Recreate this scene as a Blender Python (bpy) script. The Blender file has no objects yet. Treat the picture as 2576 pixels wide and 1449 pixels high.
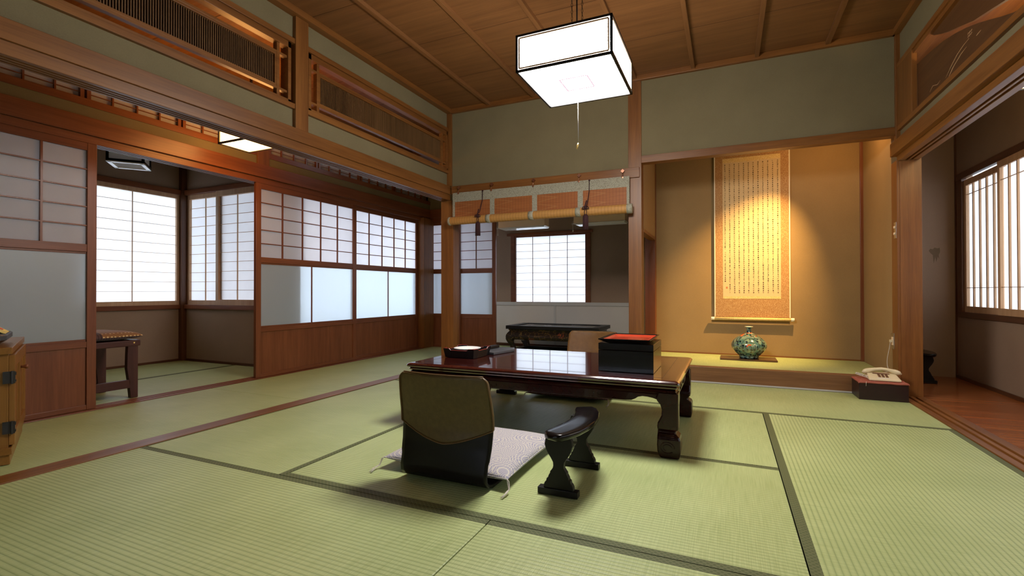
import bpy, bmesh, math, random
from mathutils import Vector, Matrix
random.seed(7)
PI = math.pi
scene = bpy.context.scene
COL = scene.collection
OFF = {}            # object name -> world offset already applied to its verts

# ------------------------------------------------------------------ materials
def newmat(name):
    m = bpy.data.materials.new(name); m.use_nodes = True
    nt = m.node_tree
    for n in list(nt.nodes): nt.nodes.remove(n)
    out = nt.nodes.new('ShaderNodeOutputMaterial')
    return m, nt, out
def N(nt, typ, **kw):
    n = nt.nodes.new(typ)
    for k, v in kw.items():
        if k.startswith('i_'):
            n.inputs[k[2:].replace('_', ' ')].default_value = v
        else: setattr(n, k, v)
    return n
def L(nt, a, b): nt.links.new(a, b)
def math_(nt, op, a, b=None, c=None):
    n = nt.nodes.new('ShaderNodeMath'); n.operation = op
    for i, v in enumerate((a, b, c)):
        if v is None: continue
        if isinstance(v, (int, float)): n.inputs[i].default_value = v
        else: L(nt, v, n.inputs[i])
    return n.outputs[0]
def mixc(nt, f, a, b):
    n = nt.nodes.new('ShaderNodeMix'); n.data_type = 'RGBA'
    if isinstance(f, (int, float)): n.inputs[0].default_value = f
    else: L(nt, f, n.inputs[0])
    for i, v in ((6, a), (7, b)):
        if isinstance(v, (tuple, list)): n.inputs[i].default_value = (*v[:3], 1)
        else: L(nt, v, n.inputs[i])
    return n.outputs[2]
def coords(nt, scale=(1, 1, 1)):
    tc = nt.nodes.new('ShaderNodeTexCoord'); mp = nt.nodes.new('ShaderNodeMapping')
    mp.inputs['Scale'].default_value = scale
    L(nt, tc.outputs['Object'], mp.inputs['Vector']); return mp.outputs[0], tc.outputs['Object']
def ramp(nt, fac, lo, hi):
    n = nt.nodes.new('ShaderNodeMapRange'); L(nt, fac, n.inputs[0])
    n.inputs[1].default_value = lo; n.inputs[2].default_value = hi; return n.outputs[0]
def bsdf(nt, out, col, rough=.5, spec=.5, metal=0., coat=0., bump=None, bstr=.3, bdist=.002, sheen=0.):
    b = nt.nodes.new('ShaderNodeBsdfPrincipled')
    if isinstance(col, (tuple, list)): b.inputs['Base Color'].default_value = (*col[:3], 1)
    else: L(nt, col, b.inputs['Base Color'])
    if isinstance(rough, (int, float)): b.inputs['Roughness'].default_value = rough
    else: L(nt, rough, b.inputs['Roughness'])
    b.inputs['Specular IOR Level'].default_value = spec
    b.inputs['Metallic'].default_value = metal
    b.inputs['Coat Weight'].default_value = coat; b.inputs['Coat IOR'].default_value = 1.65 if coat > .75 else 1.5; b.inputs['Coat Roughness'].default_value = .03
    b.inputs['Sheen Weight'].default_value = sheen
    if bump is not None:
        bp = nt.nodes.new('ShaderNodeBump'); bp.inputs['Strength'].default_value = bstr
        bp.inputs['Distance'].default_value = bdist
        L(nt, bump, bp.inputs['Height']); L(nt, bp.outputs[0], b.inputs['Normal'])
    L(nt, b.outputs[0], out.inputs[0]); return b
def noise(nt, vec, scale, detail=3, rough=.55):
    n = nt.nodes.new('ShaderNodeTexNoise'); L(nt, vec, n.inputs['Vector'])
    n.inputs['Scale'].default_value = scale; n.inputs['Detail'].default_value = detail
    n.inputs['Roughness'].default_value = rough; return n.outputs[0]

def wood(name, axis, c1, c2, rough=.42, spec=.4, fine=60, coat=0.):
    m, nt, out = newmat(name)
    s = [1, 1, 1]; s['xyz'.index(axis)] = .045
    v, _ = coords(nt, s)
    a = noise(nt, v, 22, 4, .6); b = noise(nt, v, fine * 2, 2)
    s2 = [1, 1, 1]; s2['xyz'.index(axis)] = .25
    v2, _ = coords(nt, s2); c = noise(nt, v2, 2.2, 2)
    f = math_(nt, 'ADD', math_(nt, 'MULTIPLY', a, .65), math_(nt, 'MULTIPLY', b, .35))
    f = math_(nt, 'ADD', math_(nt, 'MULTIPLY', f, .7), math_(nt, 'MULTIPLY', c, .3))
    col = mixc(nt, ramp(nt, f, .38, .62), c1, c2)
    bsdf(nt, out, col, rough, spec, coat=coat, bump=b, bstr=.08, bdist=.001)
    return m
WD = {}
def W(axis, kind='trim'):
    k = (axis, kind)
    if k not in WD:
        cs = dict(trim=((.140, .049, .011), (.25, .099, .0235), .38), door=((.135, .040, .014), (.225, .075, .028), .36),
                  ceil=((.145, .058, .018), (.225, .096, .031), .5), dark=((.075, .028, .012), (.13, .052, .022), .4),
                  step=((.14, .062, .026), (.24, .115, .05), .4), floor=((.19, .052, .016), (.36, .125, .04), .22),
                  pale=((.46, .27, .14), (.60, .38, .22), .45), stool=((.05, .018, .016), (.085, .03, .024), .38),
                  cab=((.20, .085, .016), (.30, .135, .03), .28), shade=((.10, .05, .018), (.2, .10, .038), .45),
                  board=((.075, .030, .011), (.125, .055, .02), .45))[kind]
        WD[k] = wood('wood_%s_%s' % (kind, axis), axis, *cs[:2], rough=cs[2])
    return WD[k]

def plaster(name, c, var=.08):
    m, nt, out = newmat(name); v, _ = coords(nt)
    a = noise(nt, v, 3, 3); b = noise(nt, v, 260, 2)
    k = math_(nt, 'ADD', math_(nt, 'MULTIPLY', a, .5), math_(nt, 'MULTIPLY', b, .5))
    col = mixc(nt, ramp(nt, k, .35, .65), tuple(x * (1 - var) for x in c), tuple(x * (1 + var) for x in c))
    bsdf(nt, out, col, .9, .15, bump=b, bstr=.25, bdist=.001); return m
M_PL = plaster('plaster_green', (.195, .160, .088))
M_PB = plaster('plaster_brown', (.31, .215, .15))
M_PT = plaster('plaster_alcove', (.31, .205, .095))
M_WAIN = plaster('wainscot_grey', (.62, .58, .52), .03)

def simple(name, c, rough=.5, spec=.5, metal=0., coat=0., nscale=0, nvar=.1, bs=0., sheen=0.):
    m, nt, out = newmat(name); v, _ = coords(nt)
    if nscale:
        a = noise(nt, v, nscale, 3)
        col = mixc(nt, ramp(nt, a, .3, .7), tuple(x * (1 - nvar) for x in c), tuple(min(1, x * (1 + nvar)) for x in c))
        bsdf(nt, out, col, rough, spec, metal, coat, bump=a if bs else None, bstr=bs, bdist=.002, sheen=sheen)
    else: bsdf(nt, out, c, rough, spec, metal, coat, sheen=sheen)
    return m
M_BLK = simple('black_lacquer', (.004, .0035, .004), .2, .35, coat=.08)
M_BLKM = simple('black_matt', (.007, .0065, .007), .42, .3, nscale=40)
M_SHELL = simple('chair_shell', (.005, .004, .006), .35, .28, nscale=60)
M_LAC = simple('red_brown_lacquer', (.045, .007, .005), .14, .5, coat=1., nscale=12, nvar=.2)
M_LAC2 = simple('red_brown_lacquer_frame', (.022, .0035, .003), .25, .3, coat=.12, nscale=12, nvar=.2)
M_RED = simple('vermilion_lacquer', (.36, .035, .014), .18, .5, coat=.4)
M_REDED = simple('dark_red_edge', (.20, .02, .015), .3, .5)
M_WHITE = simple('white_glaze', (.85, .85, .84), .2, .5, coat=.3)
M_IVORY = simple('ivory_plastic', (.72, .63, .42), .35, .5)
M_CREAM = simple('cream_metal', (.92, .70, .48), .4, .5)
M_GREYP = simple('grey_panel', (.52, .50, .46), .5, .4)
M_BRASS = simple('brass', (.75, .52, .18), .3, .5, metal=1.)
M_COPPER = simple('copper_hook', (.45, .22, .14), .35, .5, metal=1.)
M_STEEL = simple('steel', (.55, .55, .56), .3, .5, metal=1.)
M_CHAIN = simple('dark_metal', (.05, .045, .045), .4, .5, metal=.6)
M_PURPLE = simple('tassel_thread', (.045, .018, .02), .8, .2, nscale=200, nvar=.4, bs=.4)
M_LEATH = simple('brown_leather', (.145, .072, .024), .24, .5, nscale=25, nvar=.12, bs=.25)
M_COVER = simple('olive_brown_vinyl', (.11, .068, .022), .42, .45, nscale=50, nvar=.15, bs=.1)
M_TRIMG = simple('piping_gold', (.135, .072, .024), .5, .4)
M_KEY = simple('brown_buttons', (.16, .075, .04), .5, .4)
M_CORD = simple('pale_cord', (.62, .58, .50), .6, .3)
M_YEL = simple('yellow_paper', (.75, .60, .18), .6, .3, nscale=30, nvar=.25)
M_PINKL = simple('printed_red', (.65, .12, .08), .6, .3)
M_GREYD = simple('dark_grey_plastic', (.05, .052, .06), .4, .5)
M_INK = simple('ink', (.05, .025, .01), .8, .2)
M_IRON = simple('black_iron', (.02, .018, .016), .5, .5)
M_GROUND = simple('outside_ground', (.20, .24, .27), .9, .1, nscale=.5, nvar=.3)
M_MINT = simple('mint_leaf', (.3, .42, .25), .6, .4)

def tatami(name, axis, c1, c2):
    m, nt, out = newmat(name)
    _, o = coords(nt)
    sp = nt.nodes.new('ShaderNodeSeparateXYZ'); L(nt, o, sp.inputs[0])
    t = sp.outputs[1 if axis == 'x' else 0]     # across the ribs
    u = sp.outputs[0 if axis == 'x' else 1]
    s = math_(nt, 'ABSOLUTE', math_(nt, 'SINE', math_(nt, 'MULTIPLY', t, PI / .0178)))
    rib = math_(nt, 'POWER', s, .42)
    # short weave stitches along each rib
    w = math_(nt, 'ABSOLUTE', math_(nt, 'SINE', math_(nt, 'MULTIPLY', u, PI / .006)))
    sc = (6, 260, 1) if axis == 'y' else (260, 6, 1)
    v, _ = coords(nt, sc); rush = noise(nt, v, 1.0, 3)
    v2, _ = coords(nt); big = noise(nt, v2, 2.5, 2)
    f = math_(nt, 'ADD', math_(nt, 'MULTIPLY', rush, .6), math_(nt, 'MULTIPLY', big, .4))
    col = mixc(nt, ramp(nt, f, .35, .65), c1, c2)
    dk = mixc(nt, .68, col, (.10, .17, .04))
    col = mixc(nt, math_(nt, 'MULTIPLY', math_(nt, 'SUBTRACT', 1.0, rib), .95), col, dk)
    h = math_(nt, 'ADD', rib, math_(nt, 'MULTIPLY', math_(nt, 'MULTIPLY', w, rush), .35))
    bsdf(nt, out, col, .46, .5, bump=h, bstr=.6, bdist=.0014); return m
TC = ((.37, .44, .18), (.51, .58, .27))
M_TX, M_TY = tatami('tatami_x', 'x', *TC), tatami('tatami_y', 'y', *TC)
def heri():
    m, nt, out = newmat('tatami_border'); _, o = coords(nt)
    sp = nt.nodes.new('ShaderNodeSeparateXYZ'); L(nt, o, sp.inputs[0])
    a = math_(nt, 'ADD', sp.outputs[0], sp.outputs[1]); b = math_(nt, 'SUBTRACT', sp.outputs[0], sp.outputs[1])
    s1 = math_(nt, 'POWER', math_(nt, 'ABSOLUTE', math_(nt, 'SINE', math_(nt, 'MULTIPLY', a, PI / .018))), 12)
    s2 = math_(nt, 'POWER', math_(nt, 'ABSOLUTE', math_(nt, 'SINE', math_(nt, 'MULTIPLY', b, PI / .018))), 12)
    f = math_(nt, 'MULTIPLY', math_(nt, 'MAXIMUM', s1, s2), .35)
    bsdf(nt, out, mixc(nt, f, (.085, .105, .040), (.26, .25, .13)), .6, .3); return m
M_HERI = heri()

def paper(name, c, tr=.85):
    m, nt, out = newmat(name)
    v, _ = coords(nt); n = noise(nt, v, 9, 4)
    col = mixc(nt, ramp(nt, n, .3, .7), tuple(x * .97 for x in c), c)
    t = N(nt, 'ShaderNodeBsdfTranslucent'); d = N(nt, 'ShaderNodeBsdfDiffuse'); mx = N(nt, 'ShaderNodeMixShader')
    L(nt, col, t.inputs[0]); L(nt, col, d.inputs[0]); mx.inputs[0].default_value = tr
    L(nt, d.outputs[0], mx.inputs[1]); L(nt, t.outputs[0], mx.inputs[2]); L(nt, mx.outputs[0], out.inputs[0]); return m
M_PAPER = paper('shoji_paper', (.91, .90, .93), .74)
M_PAPER2 = paper('window_paper', (.93, .93, .95), .68)
def frosted():
    m, nt, out = newmat('frosted_glass')
    v, _ = coords(nt); n = noise(nt, v, 160, 2)
    r = N(nt, 'ShaderNodeBsdfRefraction'); r.inputs['Roughness'].default_value = .33; r.inputs['IOR'].default_value = 1.25
    r.inputs['Color'].default_value = (.90, .95, 1., 1)
    t = N(nt, 'ShaderNodeBsdfTranslucent'); t.inputs[0].default_value = (.80, .86, .92, 1)
    g = N(nt, 'ShaderNodeBsdfGlossy'); g.inputs['Roughness'].default_value = .3; g.inputs[0].default_value = (.8, .8, .8, 1)
    d = N(nt, 'ShaderNodeBsdfDiffuse'); d.inputs[0].default_value = (.62, .66, .64, 1)
    bp = N(nt, 'ShaderNodeBump'); bp.inputs['Strength'].default_value = .15; bp.inputs['Distance'].default_value = .001
    L(nt, n, bp.inputs['Height'])
    for q in (r, g): L(nt, bp.outputs[0], q.inputs['Normal'])
    a = N(nt, 'ShaderNodeMixShader'); a.inputs[0].default_value = .5; L(nt, r.outputs[0], a.inputs[1]); L(nt, t.outputs[0], a.inputs[2])
    b = N(nt, 'ShaderNodeMixShader'); b.inputs[0].default_value = .30; L(nt, a.outputs[0], b.inputs[1]); L(nt, d.outputs[0], b.inputs[2])
    c = N(nt, 'ShaderNodeMixShader'); c.inputs[0].default_value = .06; L(nt, b.outputs[0], c.inputs[1]); L(nt, g.outputs[0], c.inputs[2])
    L(nt, c.outputs[0], out.inputs[0]); return m
M_FROST = frosted()
def emis(name, c, s):
    m, nt, out = newmat(name); e = N(nt, 'ShaderNodeEmission'); e.inputs[0].default_value = (*c, 1); e.inputs[1].default_value = s
    L(nt, e.outputs[0], out.inputs[0]); return m
M_LAMP = emis('lit_lamp_shade', (1., .95, .88), 31.)
M_LAMPC = emis('lit_lamp_warm', (1., .45, .12), 11.)
M_LAMPE = emis('lit_lamp_veranda', (1., .72, .36), 12.)
M_OPAL = paper('unlit_opal_shade', (.92, .91, .94), .5)

def fabric(name, c1, c2, scale=9, rings=70, width=6):
    m, nt, out = newmat(name); v, _ = coords(nt)
    f = None
    for k in range(2):
        vo = nt.nodes.new('ShaderNodeTexVoronoi'); vo.inputs['Scale'].default_value = scale * (1 + .4 * k)
        vo.inputs['Randomness'].default_value = .9
        L(nt, v, vo.inputs['Vector'])
        r = math_(nt, 'POWER', math_(nt, 'ABSOLUTE', math_(nt, 'SINE', math_(nt, 'MULTIPLY', vo.outputs['Distance'], rings / 4.))), width)
        f = r if f is None else math_(nt, 'MAXIMUM', f, r)
    n = noise(nt, v, 500, 2)
    bsdf(nt, out, mixc(nt, math_(nt, 'MULTIPLY', f, .62), c1, c2), .85, .2, bump=n, bstr=.3, sheen=.2); return m
M_CUSH = fabric('cushion_blue_grey', (.33, .32, .42), (.85, .80, .58), 6.5, 170, 13)
M_CUSH2 = simple('cushion_plum', (.115, .075, .075), .85, .2, nscale=90, nvar=.25, bs=.2)
def brocade(name, c1, c2, scale):
    m, nt, out = newmat(name); v, _ = coords(nt)
    vo = nt.nodes.new('ShaderNodeTexVoronoi'); vo.inputs['Scale'].default_value = scale; vo.feature = 'DISTANCE_TO_EDGE'
    L(nt, v, vo.inputs['Vector'])
    bsdf(nt, out, mixc(nt, ramp(nt, vo.outputs['Distance'], .05, .2), c2, c1), .7, .3); return m
M_BROC = brocade('scroll_brocade', (.30, .125, .035), (.52, .32, .14), 130)
M_BROC2 = brocade('scroll_gold_strip', (.62, .40, .12), (.78, .60, .28), 110)
M_BLIND = brocade('blind_fabric', (.40, .38, .29), (.25, .23, .17), 95)
M_SPAPER = simple('scroll_paper', (.66, .49, .27), .8, .2, nscale=6, nvar=.05)
M_SEDGE = simple('scroll_edge', (.80, .72, .55), .7, .3)
def bamboo(name, c1, c2):
    m, nt, out = newmat(name); _, o = coords(nt)
    sp = nt.nodes.new('ShaderNodeSeparateXYZ'); L(nt, o, sp.inputs[0])
    s = math_(nt, 'ABSOLUTE', math_(nt, 'SINE', math_(nt, 'MULTIPLY', sp.outputs[2], PI / .0035)))
    v, _ = coords(nt, (2, 40, 180)); n = noise(nt, v, 1.5, 3)
    x = math_(nt, 'POWER', math_(nt, 'ABSOLUTE', math_(nt, 'SINE', math_(nt, 'MULTIPLY', sp.outputs[0], PI / .03))), 30)
    col = mixc(nt, ramp(nt, n, .35, .65), c1, c2)
    # pale chevron nodes of the split bamboo
    zz = math_(nt, 'ABSOLUTE', math_(nt, 'SUBTRACT', math_(nt, 'FRACT', math_(nt, 'MULTIPLY', sp.outputs[2], 12.)), .5))
    ch = math_(nt, 'POWER', math_(nt, 'ABSOLUTE', math_(nt, 'SINE', math_(nt, 'MULTIPLY', math_(nt, 'ADD', sp.outputs[0], math_(nt, 'MULTIPLY', zz, .5)), PI / .46))), 80)
    col = mixc(nt, math_(nt, 'MULTIPLY', ch, .22), col, (.55, .30, .12))
    col = mixc(nt, math_(nt, 'MULTIPLY', x, .35), col, (.10, .03, .01))
    bsdf(nt, out, col, .5, .4, bump=s, bstr=.4, bdist=.001); return m
M_BAM = bamboo('blind_bamboo', (.27, .085, .024), (.36, .125, .036))
M_BAMR = bamboo('blind_bamboo_roll', (.42, .20, .05), (.52, .27, .08))

# ------------------------------------------------------------------ mesh builder
class MB:
    def __init__(s): s.bm = bmesh.new()
    def box(s, x0, x1, y0, y1, z0, z1, M=None):
        x0, x1 = sorted((x0, x1)); y0, y1 = sorted((y0, y1)); z0, z1 = sorted((z0, z1))
        vs = [Vector((x, y, z)) for x in (x0, x1) for y in (y0, y1) for z in (z0, z1)]
        if M: vs = [M @ v for v in vs]
        v = [s.bm.verts.new(q) for q in vs]
        for f in ((0, 1, 3, 2), (4, 6, 7, 5), (0, 4, 5, 1), (2, 3, 7, 6), (0, 2, 6, 4), (1, 5, 7, 3)):
            s.bm.faces.new([v[i] for i in f])
        return s
    def rings(s, rings, cap=True, closed=True):
        R = [[s.bm.verts.new(Vector(p)) for p in r] for r in rings]
        for a, b in zip(R, R[1:]):
            n = len(a)
            for i in range(n if closed else n - 1):
                j = (i + 1) % n
                s.bm.faces.new((a[i], a[j], b[j], b[i]))
        if cap and closed:
            s.bm.faces.new(list(reversed(R[0]))); s.bm.faces.new(R[-1])
        return s
    def lathe(s, prof, c=(0, 0, 0), n=40, axis='z', cap=True):
        rs = []
        for r, h in prof:
            ring = []
            for i in range(n):
                a = 2 * PI * i / n; p = (r * math.cos(a), r * math.sin(a))
                q = {'z': (p[0], p[1], h), 'x': (h, p[0], p[1]), 'y': (p[1], h, p[0])}[axis]
                ring.append(Vector(q) + Vector(c))
            rs.append(ring)
        return s.rings(rs, cap)
    def cyl(s, a, b, r, n=16, r2=None):
        return s.tube([a, b], r, n, r2)
    def tube(s, pts, r, n=8, r2=None, closed=False):
        pts = [Vector(p) for p in pts]; rs = []; m = len(pts); up = None
        for i, p in enumerate(pts):
            t = (pts[min(i + 1, m - 1)] - pts[max(i - 1, 0)]).normalized()
            if up is None: up = Vector((0, 0, 1)) if abs(t.z) < .9 else Vector((1, 0, 0))
            u = (up - t * up.dot(t)).normalized(); w = t.cross(u); up = u
            k = r[i] if isinstance(r, (list, tuple)) else (r if r2 is None else r + (r2 - r) * i / (m - 1))
            rs.append([p + k * (math.cos(2 * PI * j / n) * u + math.sin(2 * PI * j / n) * w) for j in range(n)])
        return s.rings(rs)
    def prism(s, pts, axis, a0, a1):
        """pts: 2D outline in the two other axes (x,z)/(y,z)/(x,y)"""
        def P(p, h): return {'y': (p[0], h, p[1]), 'x': (h, p[0], p[1]), 'z': (p[0], p[1], h)}[axis]
        A = [s.bm.verts.new(P(p, a0)) for p in pts]; B = [s.bm.verts.new(P(p, a1)) for p in pts]
        s.bm.faces.new(A); s.bm.faces.new(list(reversed(B)))
        for i in range(len(pts)):
            j = (i + 1) % len(pts); s.bm.faces.new((A[i], B[i], B[j], A[j]))
        return s
    def surf(s, f, nu, nv):
        G = [[s.bm.verts.new(Vector(f(i / nu, j / nv))) for i in range(nu + 1)] for j in range(nv + 1)]
        for j in range(nv):
            for i in range(nu): s.bm.faces.new((G[j][i], G[j][i + 1], G[j + 1][i + 1], G[j + 1][i]))
        return s
    def build(s, name, mat, parent=None, bevel=0, smooth=False, label=None, solid=0, sub=0, tri=False):
        bmesh.ops.recalc_face_normals(s.bm, faces=s.bm.faces)
        me = bpy.data.meshes.new(name)
        if parent is not None: off = OFF[parent.name]
        else:
            cs = [v.co for v in s.bm.verts]
            off = Vector(((min(c.x for c in cs) + max(c.x for c in cs)) / 2, (min(c.y for c in cs) + max(c.y for c in cs)) / 2, min(c.z for c in cs)))
        for v in s.bm.verts: v.co -= off
        s.bm.to_mesh(me); s.bm.free()
        me.materials.append(mat)
        if smooth:
            for p in me.polygons: p.use_smooth = True
        o = bpy.data.objects.new(name, me); COL.objects.link(o)
        if parent is not None: o.parent = parent
        else: o.location = off
        OFF[o.name] = off
        if solid:
            q = o.modifiers.new('solid', 'SOLIDIFY'); q.thickness = solid; q.offset = 0
        if bevel:
            q = o.modifiers.new('bevel', 'BEVEL'); q.width = bevel; q.segments = 3 if bevel > .004 else 2
            q.limit_method = 'ANGLE'; q.angle_limit = .6
        if sub:
            q = o.modifiers.new('sub', 'SUBSURF'); q.levels = sub; q.render_levels = sub
        if label: o['label'] = label
        return o
def thing(name, label, cat, loc=(0, 0, 0), rotz=0, group=None, kind=None, local=False):
    o = bpy.data.objects.new(name, None); COL.objects.link(o); o.location = loc; o.rotation_euler = (0, 0, rotz)
    o.empty_display_size = .05
    if label: o['label'] = label
    if cat: o['category'] = cat
    if group: o['group'] = group
    if kind: o['kind'] = kind
    OFF[o.name] = Vector((0, 0, 0)) if local else Vector(loc)
    return o
def tag(o, label, cat, group=None, kind=None):
    o['label'] = label; o['category'] = cat
    if group: o['group'] = group
    if kind: o['kind'] = kind
    return o
def struct(o, label=None, cat=None):
    o['kind'] = 'structure'
    if label: o['label'] = label
    if cat: o['category'] = cat
    return o
TR = [0]
def trim(mb, mat, label, bevel=.002):
    TR[0] += 1
    return struct(mb.build('trim_%d' % TR[0], mat, bevel=bevel), label, 'trim')
def dup(o, parent=None):
    c = o.copy(); COL.objects.link(c); c.parent = parent; OFF[c.name] = OFF[o.name]
    for ch in list(o.children): dup(ch, c)
    return c
B = lambda *a: MB().box(*a)

# ------------------------------------------------------------------ key planes (metres, camera above the origin)
CEIL = 2.70; YB = 4.387; XL = -2.674; XL2 = -2.79; XR = 1.155; XR2 = 1.275; XS = -3.836; YF = -1.3
# ---------------- floors
struct(B(-6.0, XR2, YF, 6.9, -.12, -.055).build('floor', W('x', 'step')), 'timber sub-floor under the tatami mats', 'floor')
struct(B(XR2, 1.95, YF, 5.6, -.12, 0.0).build('floor', W('x', 'floor')), 'polished red-brown board floor of the right-hand veranda', 'floor')
# ---------------- ceilings
mb = B(-2.72, 1.2, YF, YB + .05, CEIL, CEIL + .05)
struct(mb.build('ceiling', W('x', 'ceil')), 'brown board ceiling of the main tatami room', 'ceiling')
for k in range(7):
    x = -2.20 + .4865 * k
    trim(B(x - .016, x + .016, YF, YB, CEIL - .030, CEIL), W('y', 'ceil'), 'long ceiling batten of the main room, %s from the left wall' % ('first', 'second', 'third', 'fourth', 'fifth', 'sixth', 'seventh')[k])
mj = MB()
y = 3.735
while y > YF:
    mj.box(-2.66, 1.16, y - .002, y + .002, CEIL - .0015, CEIL + .001); y -= .62
trim(mj, W('x', 'dark'), 'thin dark board joints across the main ceiling', 0)
struct(B(-6., -2.76, YF, 6.0, 2.60, 2.65).build('ceiling', W('x', 'trim')), 'orange-brown board ceiling of the left corridor', 'ceiling')
mj = MB()
for y in (1.0, 1.55, 2.1, 2.65, 3.2, 3.75, 4.3, 4.85): mj.box(-3.83, -2.79, y - .0025, y + .0025, 2.5985, 2.601)
trim(mj, W('x', 'dark'), 'dark board joints across the corridor ceiling', 0)
struct(B(XR2 - .06, 1.95, YF, 5.6, 2.42, 2.47).build('ceiling', W('y', 'trim')), 'board ceiling of the right-hand veranda', 'ceiling')
struct(B(-3.9, -.70, YB + .11, 6.5, 2.30, 2.35).build('ceiling', W('y', 'dark')), 'dark ceiling of the rear alcove room', 'ceiling')
struct(B(-.76, 1.2, YB + .11, 5.5, 2.36, 2.41).build('ceiling', M_PT), 'plastered ceiling of the scroll alcove', 'ceiling')

# ---------------- tatami mats
def mat(x0, x1, y0, y1, axis, label, borders, hw=.032, z=0., group='tatami mats on the floor'):
    g = .0015
    t = thing('tatami_mat', label, 'tatami mat', ((x0 + x1) / 2, (y0 + y1) / 2, z - .05), group=group)
    OFFm = MB().box(x0 + g, x1 - g, y0 + g, y1 - g, z - .05, z)
    OFFm.build('woven_top', M_TX if axis == 'x' else M_TY, t, bevel=.003)
    for s, w in borders.items():
        w = w or hw
        r = dict(s=(x0 + g, x1 - g, y0 + g, y0 + w), n=(x0 + g, x1 - g, y1 - w, y1 - g), w=(x0 + g, x0 + w, y0 + g, y1 - g), e=(x1 - w, x1 - g, y0 + g, y1 - g))[s]
        B(*r, z - .045, z + .0006).build('cloth_border', M_HERI, t, bevel=.0012)
    return t
YA, YM, YC = 1.463, 2.397, 3.435; XA, XM = -1.714, .205
mat(XL, -.735, YA - .945, YA, 'x', 'tatami mat in the front left corner, left of the bare seam', dict(n=.033, s=0))
mat(-.735, XR, YA - .945, YA, 'x', 'tatami mat at the bottom of the photo, right of the bare seam', dict(n=.033, s=0))
mat(XL, XA, YA, YC, 'y', 'tatami mat running beside the left floor sill', dict(w=.014, e=.028))
mat(XA, XM, YA, YM, 'x', 'tatami mat under the nearer legless chair and armrest', dict(s=.034, n=.03))
mat(XA, XM, YM, YC, 'x', 'tatami mat under the red-brown low table', dict(s=.008, n=.008))
mat(XM, XR, YA, YC, 'y', 'tatami mat in the empty right part of the room beside the veranda sill', dict(w=.034, e=.034))
mat(XM, XR, YA - 1.9, YA - .945, 'y', 'tatami mat behind the viewer on the right', dict(w=0, e=0))
mat(XL, XM, YA - 1.9, YA - .945, 'x', 'tatami mat behind the viewer on the left', dict(s=0, n=0))
mat(-.76, XR, YC, YB - .01, 'x', 'tatami mat in front of the scroll alcove step', dict(s=.034, n=.012))
mat(XL, -.76, YC, YB - .01, 'x', 'tatami mat in front of the hanging bamboo blind', dict(s=.034, n=.012))
ys = [-1.2, .62, 2.545, 4.63, 5.74]
nm = ['behind the wooden cabinet', 'beside the wooden cabinet', 'between the side-room sill and the second seam', 'at the far end of the corridor']
for i in range(4):
    mat(-3.79, XL2 - .001, ys[i], ys[i + 1], 'y', 'tatami mat in the left corridor, ' + nm[i], dict(w=.01, e=.01), group='tatami mats in the corridor')
mat(-4.77, -3.94, .9, 3.46, 'y', 'tatami mat of the side room, nearer its sill', dict(w=.03, e=.01), group='tatami mats in the side room')
mat(-5.66, -4.77, .9, 3.46, 'y', 'tatami mat of the side room, under its outer window', dict(e=.03, w=.01), group='tatami mats in the side room')
mat(-2.62, -.81, YB + .12, 5.3, 'x', 'tatami mat in the rear room beyond the blind', dict(s=0, n=.03), group='tatami mats in the rear room')
mat(-2.62, -.81, 5.3, 6.25, 'x', 'tatami mat in the rear room under the black altar table', dict(s=.03, n=0), group='tatami mats in the rear room')
mat(-3.78, -2.625, 5.84, 6.25, 'x', 'tatami mat behind the end door of the corridor', dict(s=0), group='tatami mats in the rear room')

# ---------------- floor sills
trim(B(XL2, XL, YF, YB, -.055, .004), W('y', 'trim'), 'flat red-brown floor sill dividing the main room from the left corridor')
mb = MB().box(-3.94, -3.79, .55, 5.75, -.055, -.004)
for a, b in ((-3.94, -3.925), (-3.908, -3.885), (-3.868, -3.845), (-3.825, -3.79)): mb.box(a, b, .55, 5.75, -.01, .004)
trim(mb, W('y', 'door'), 'grooved floor sill of the corridor sliding doors')
mb = MB().box(XR, XR2 + .03, YF, YB, -.055, -.006)
for a, b in ((XR, 1.193), (1.211, 1.235), (1.253, 1.305)): mb.box(a, b, YF, YB, -.012, .006)
trim(mb, W('y', 'trim'), 'grooved floor sill at the veranda opening on the right')
trim(B(-2.65, -.80, YB, YB + .12, -.055, .003), W('x', 'trim'), 'floor sill below the hanging bamboo blind')

# ================= LEFT PARTITION (open below, transom above)
struct(B(-2.75, -2.70, YF, YB, 1.885, 2.02).build('wall_left', M_PL), 'low green-brown plaster band above the left lintel', 'wall')
struct(B(-2.75, -2.70, YF, YB, 2.50, CEIL).build('wall_left', M_PL), 'green-brown plaster band under the ceiling on the left', 'wall')
mb = MB().box(XL2, XL + .012, YF, YB, 1.80, 1.888)
trim(mb, W('y', 'trim'), 'upper rail of the long left lintel')
mb = MB().box(XL2, XL, YF, YB, 1.757, 1.80)
for a, b in ((XL2, -2.773), (-2.760, -2.745), (-2.732, -2.717), (-2.704, XL)): mb.box(a, b, YF, YB, 1.742, 1.76)
trim(mb, W('y', 'trim'), 'grooved underside rail of the long left lintel')
for y0, y1, lab in ((2.377, 2.486, 'short post in the left transom, above the lintel'), (.45, .56, 'short post in the left transom, nearest the viewer')):
    trim(B(-2.79, XL + .004, y0, y1, 1.888, CEIL), W('z', 'trim'), lab)
trim(B(-2.70, -2.640, YF, YB, 2.655, CEIL), W('y', 'trim'), 'cornice along the top of the left wall')
trim(B(-2.70, 1.16, YB - .035, YB, 2.655, CEIL), W('x', 'trim'), 'cornice along the top of the back wall')
trim(B(XR - .03, 1.2, YF, YB, 2.655, CEIL), W('y', 'trim'), 'cornice along the top of the right wall')

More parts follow.
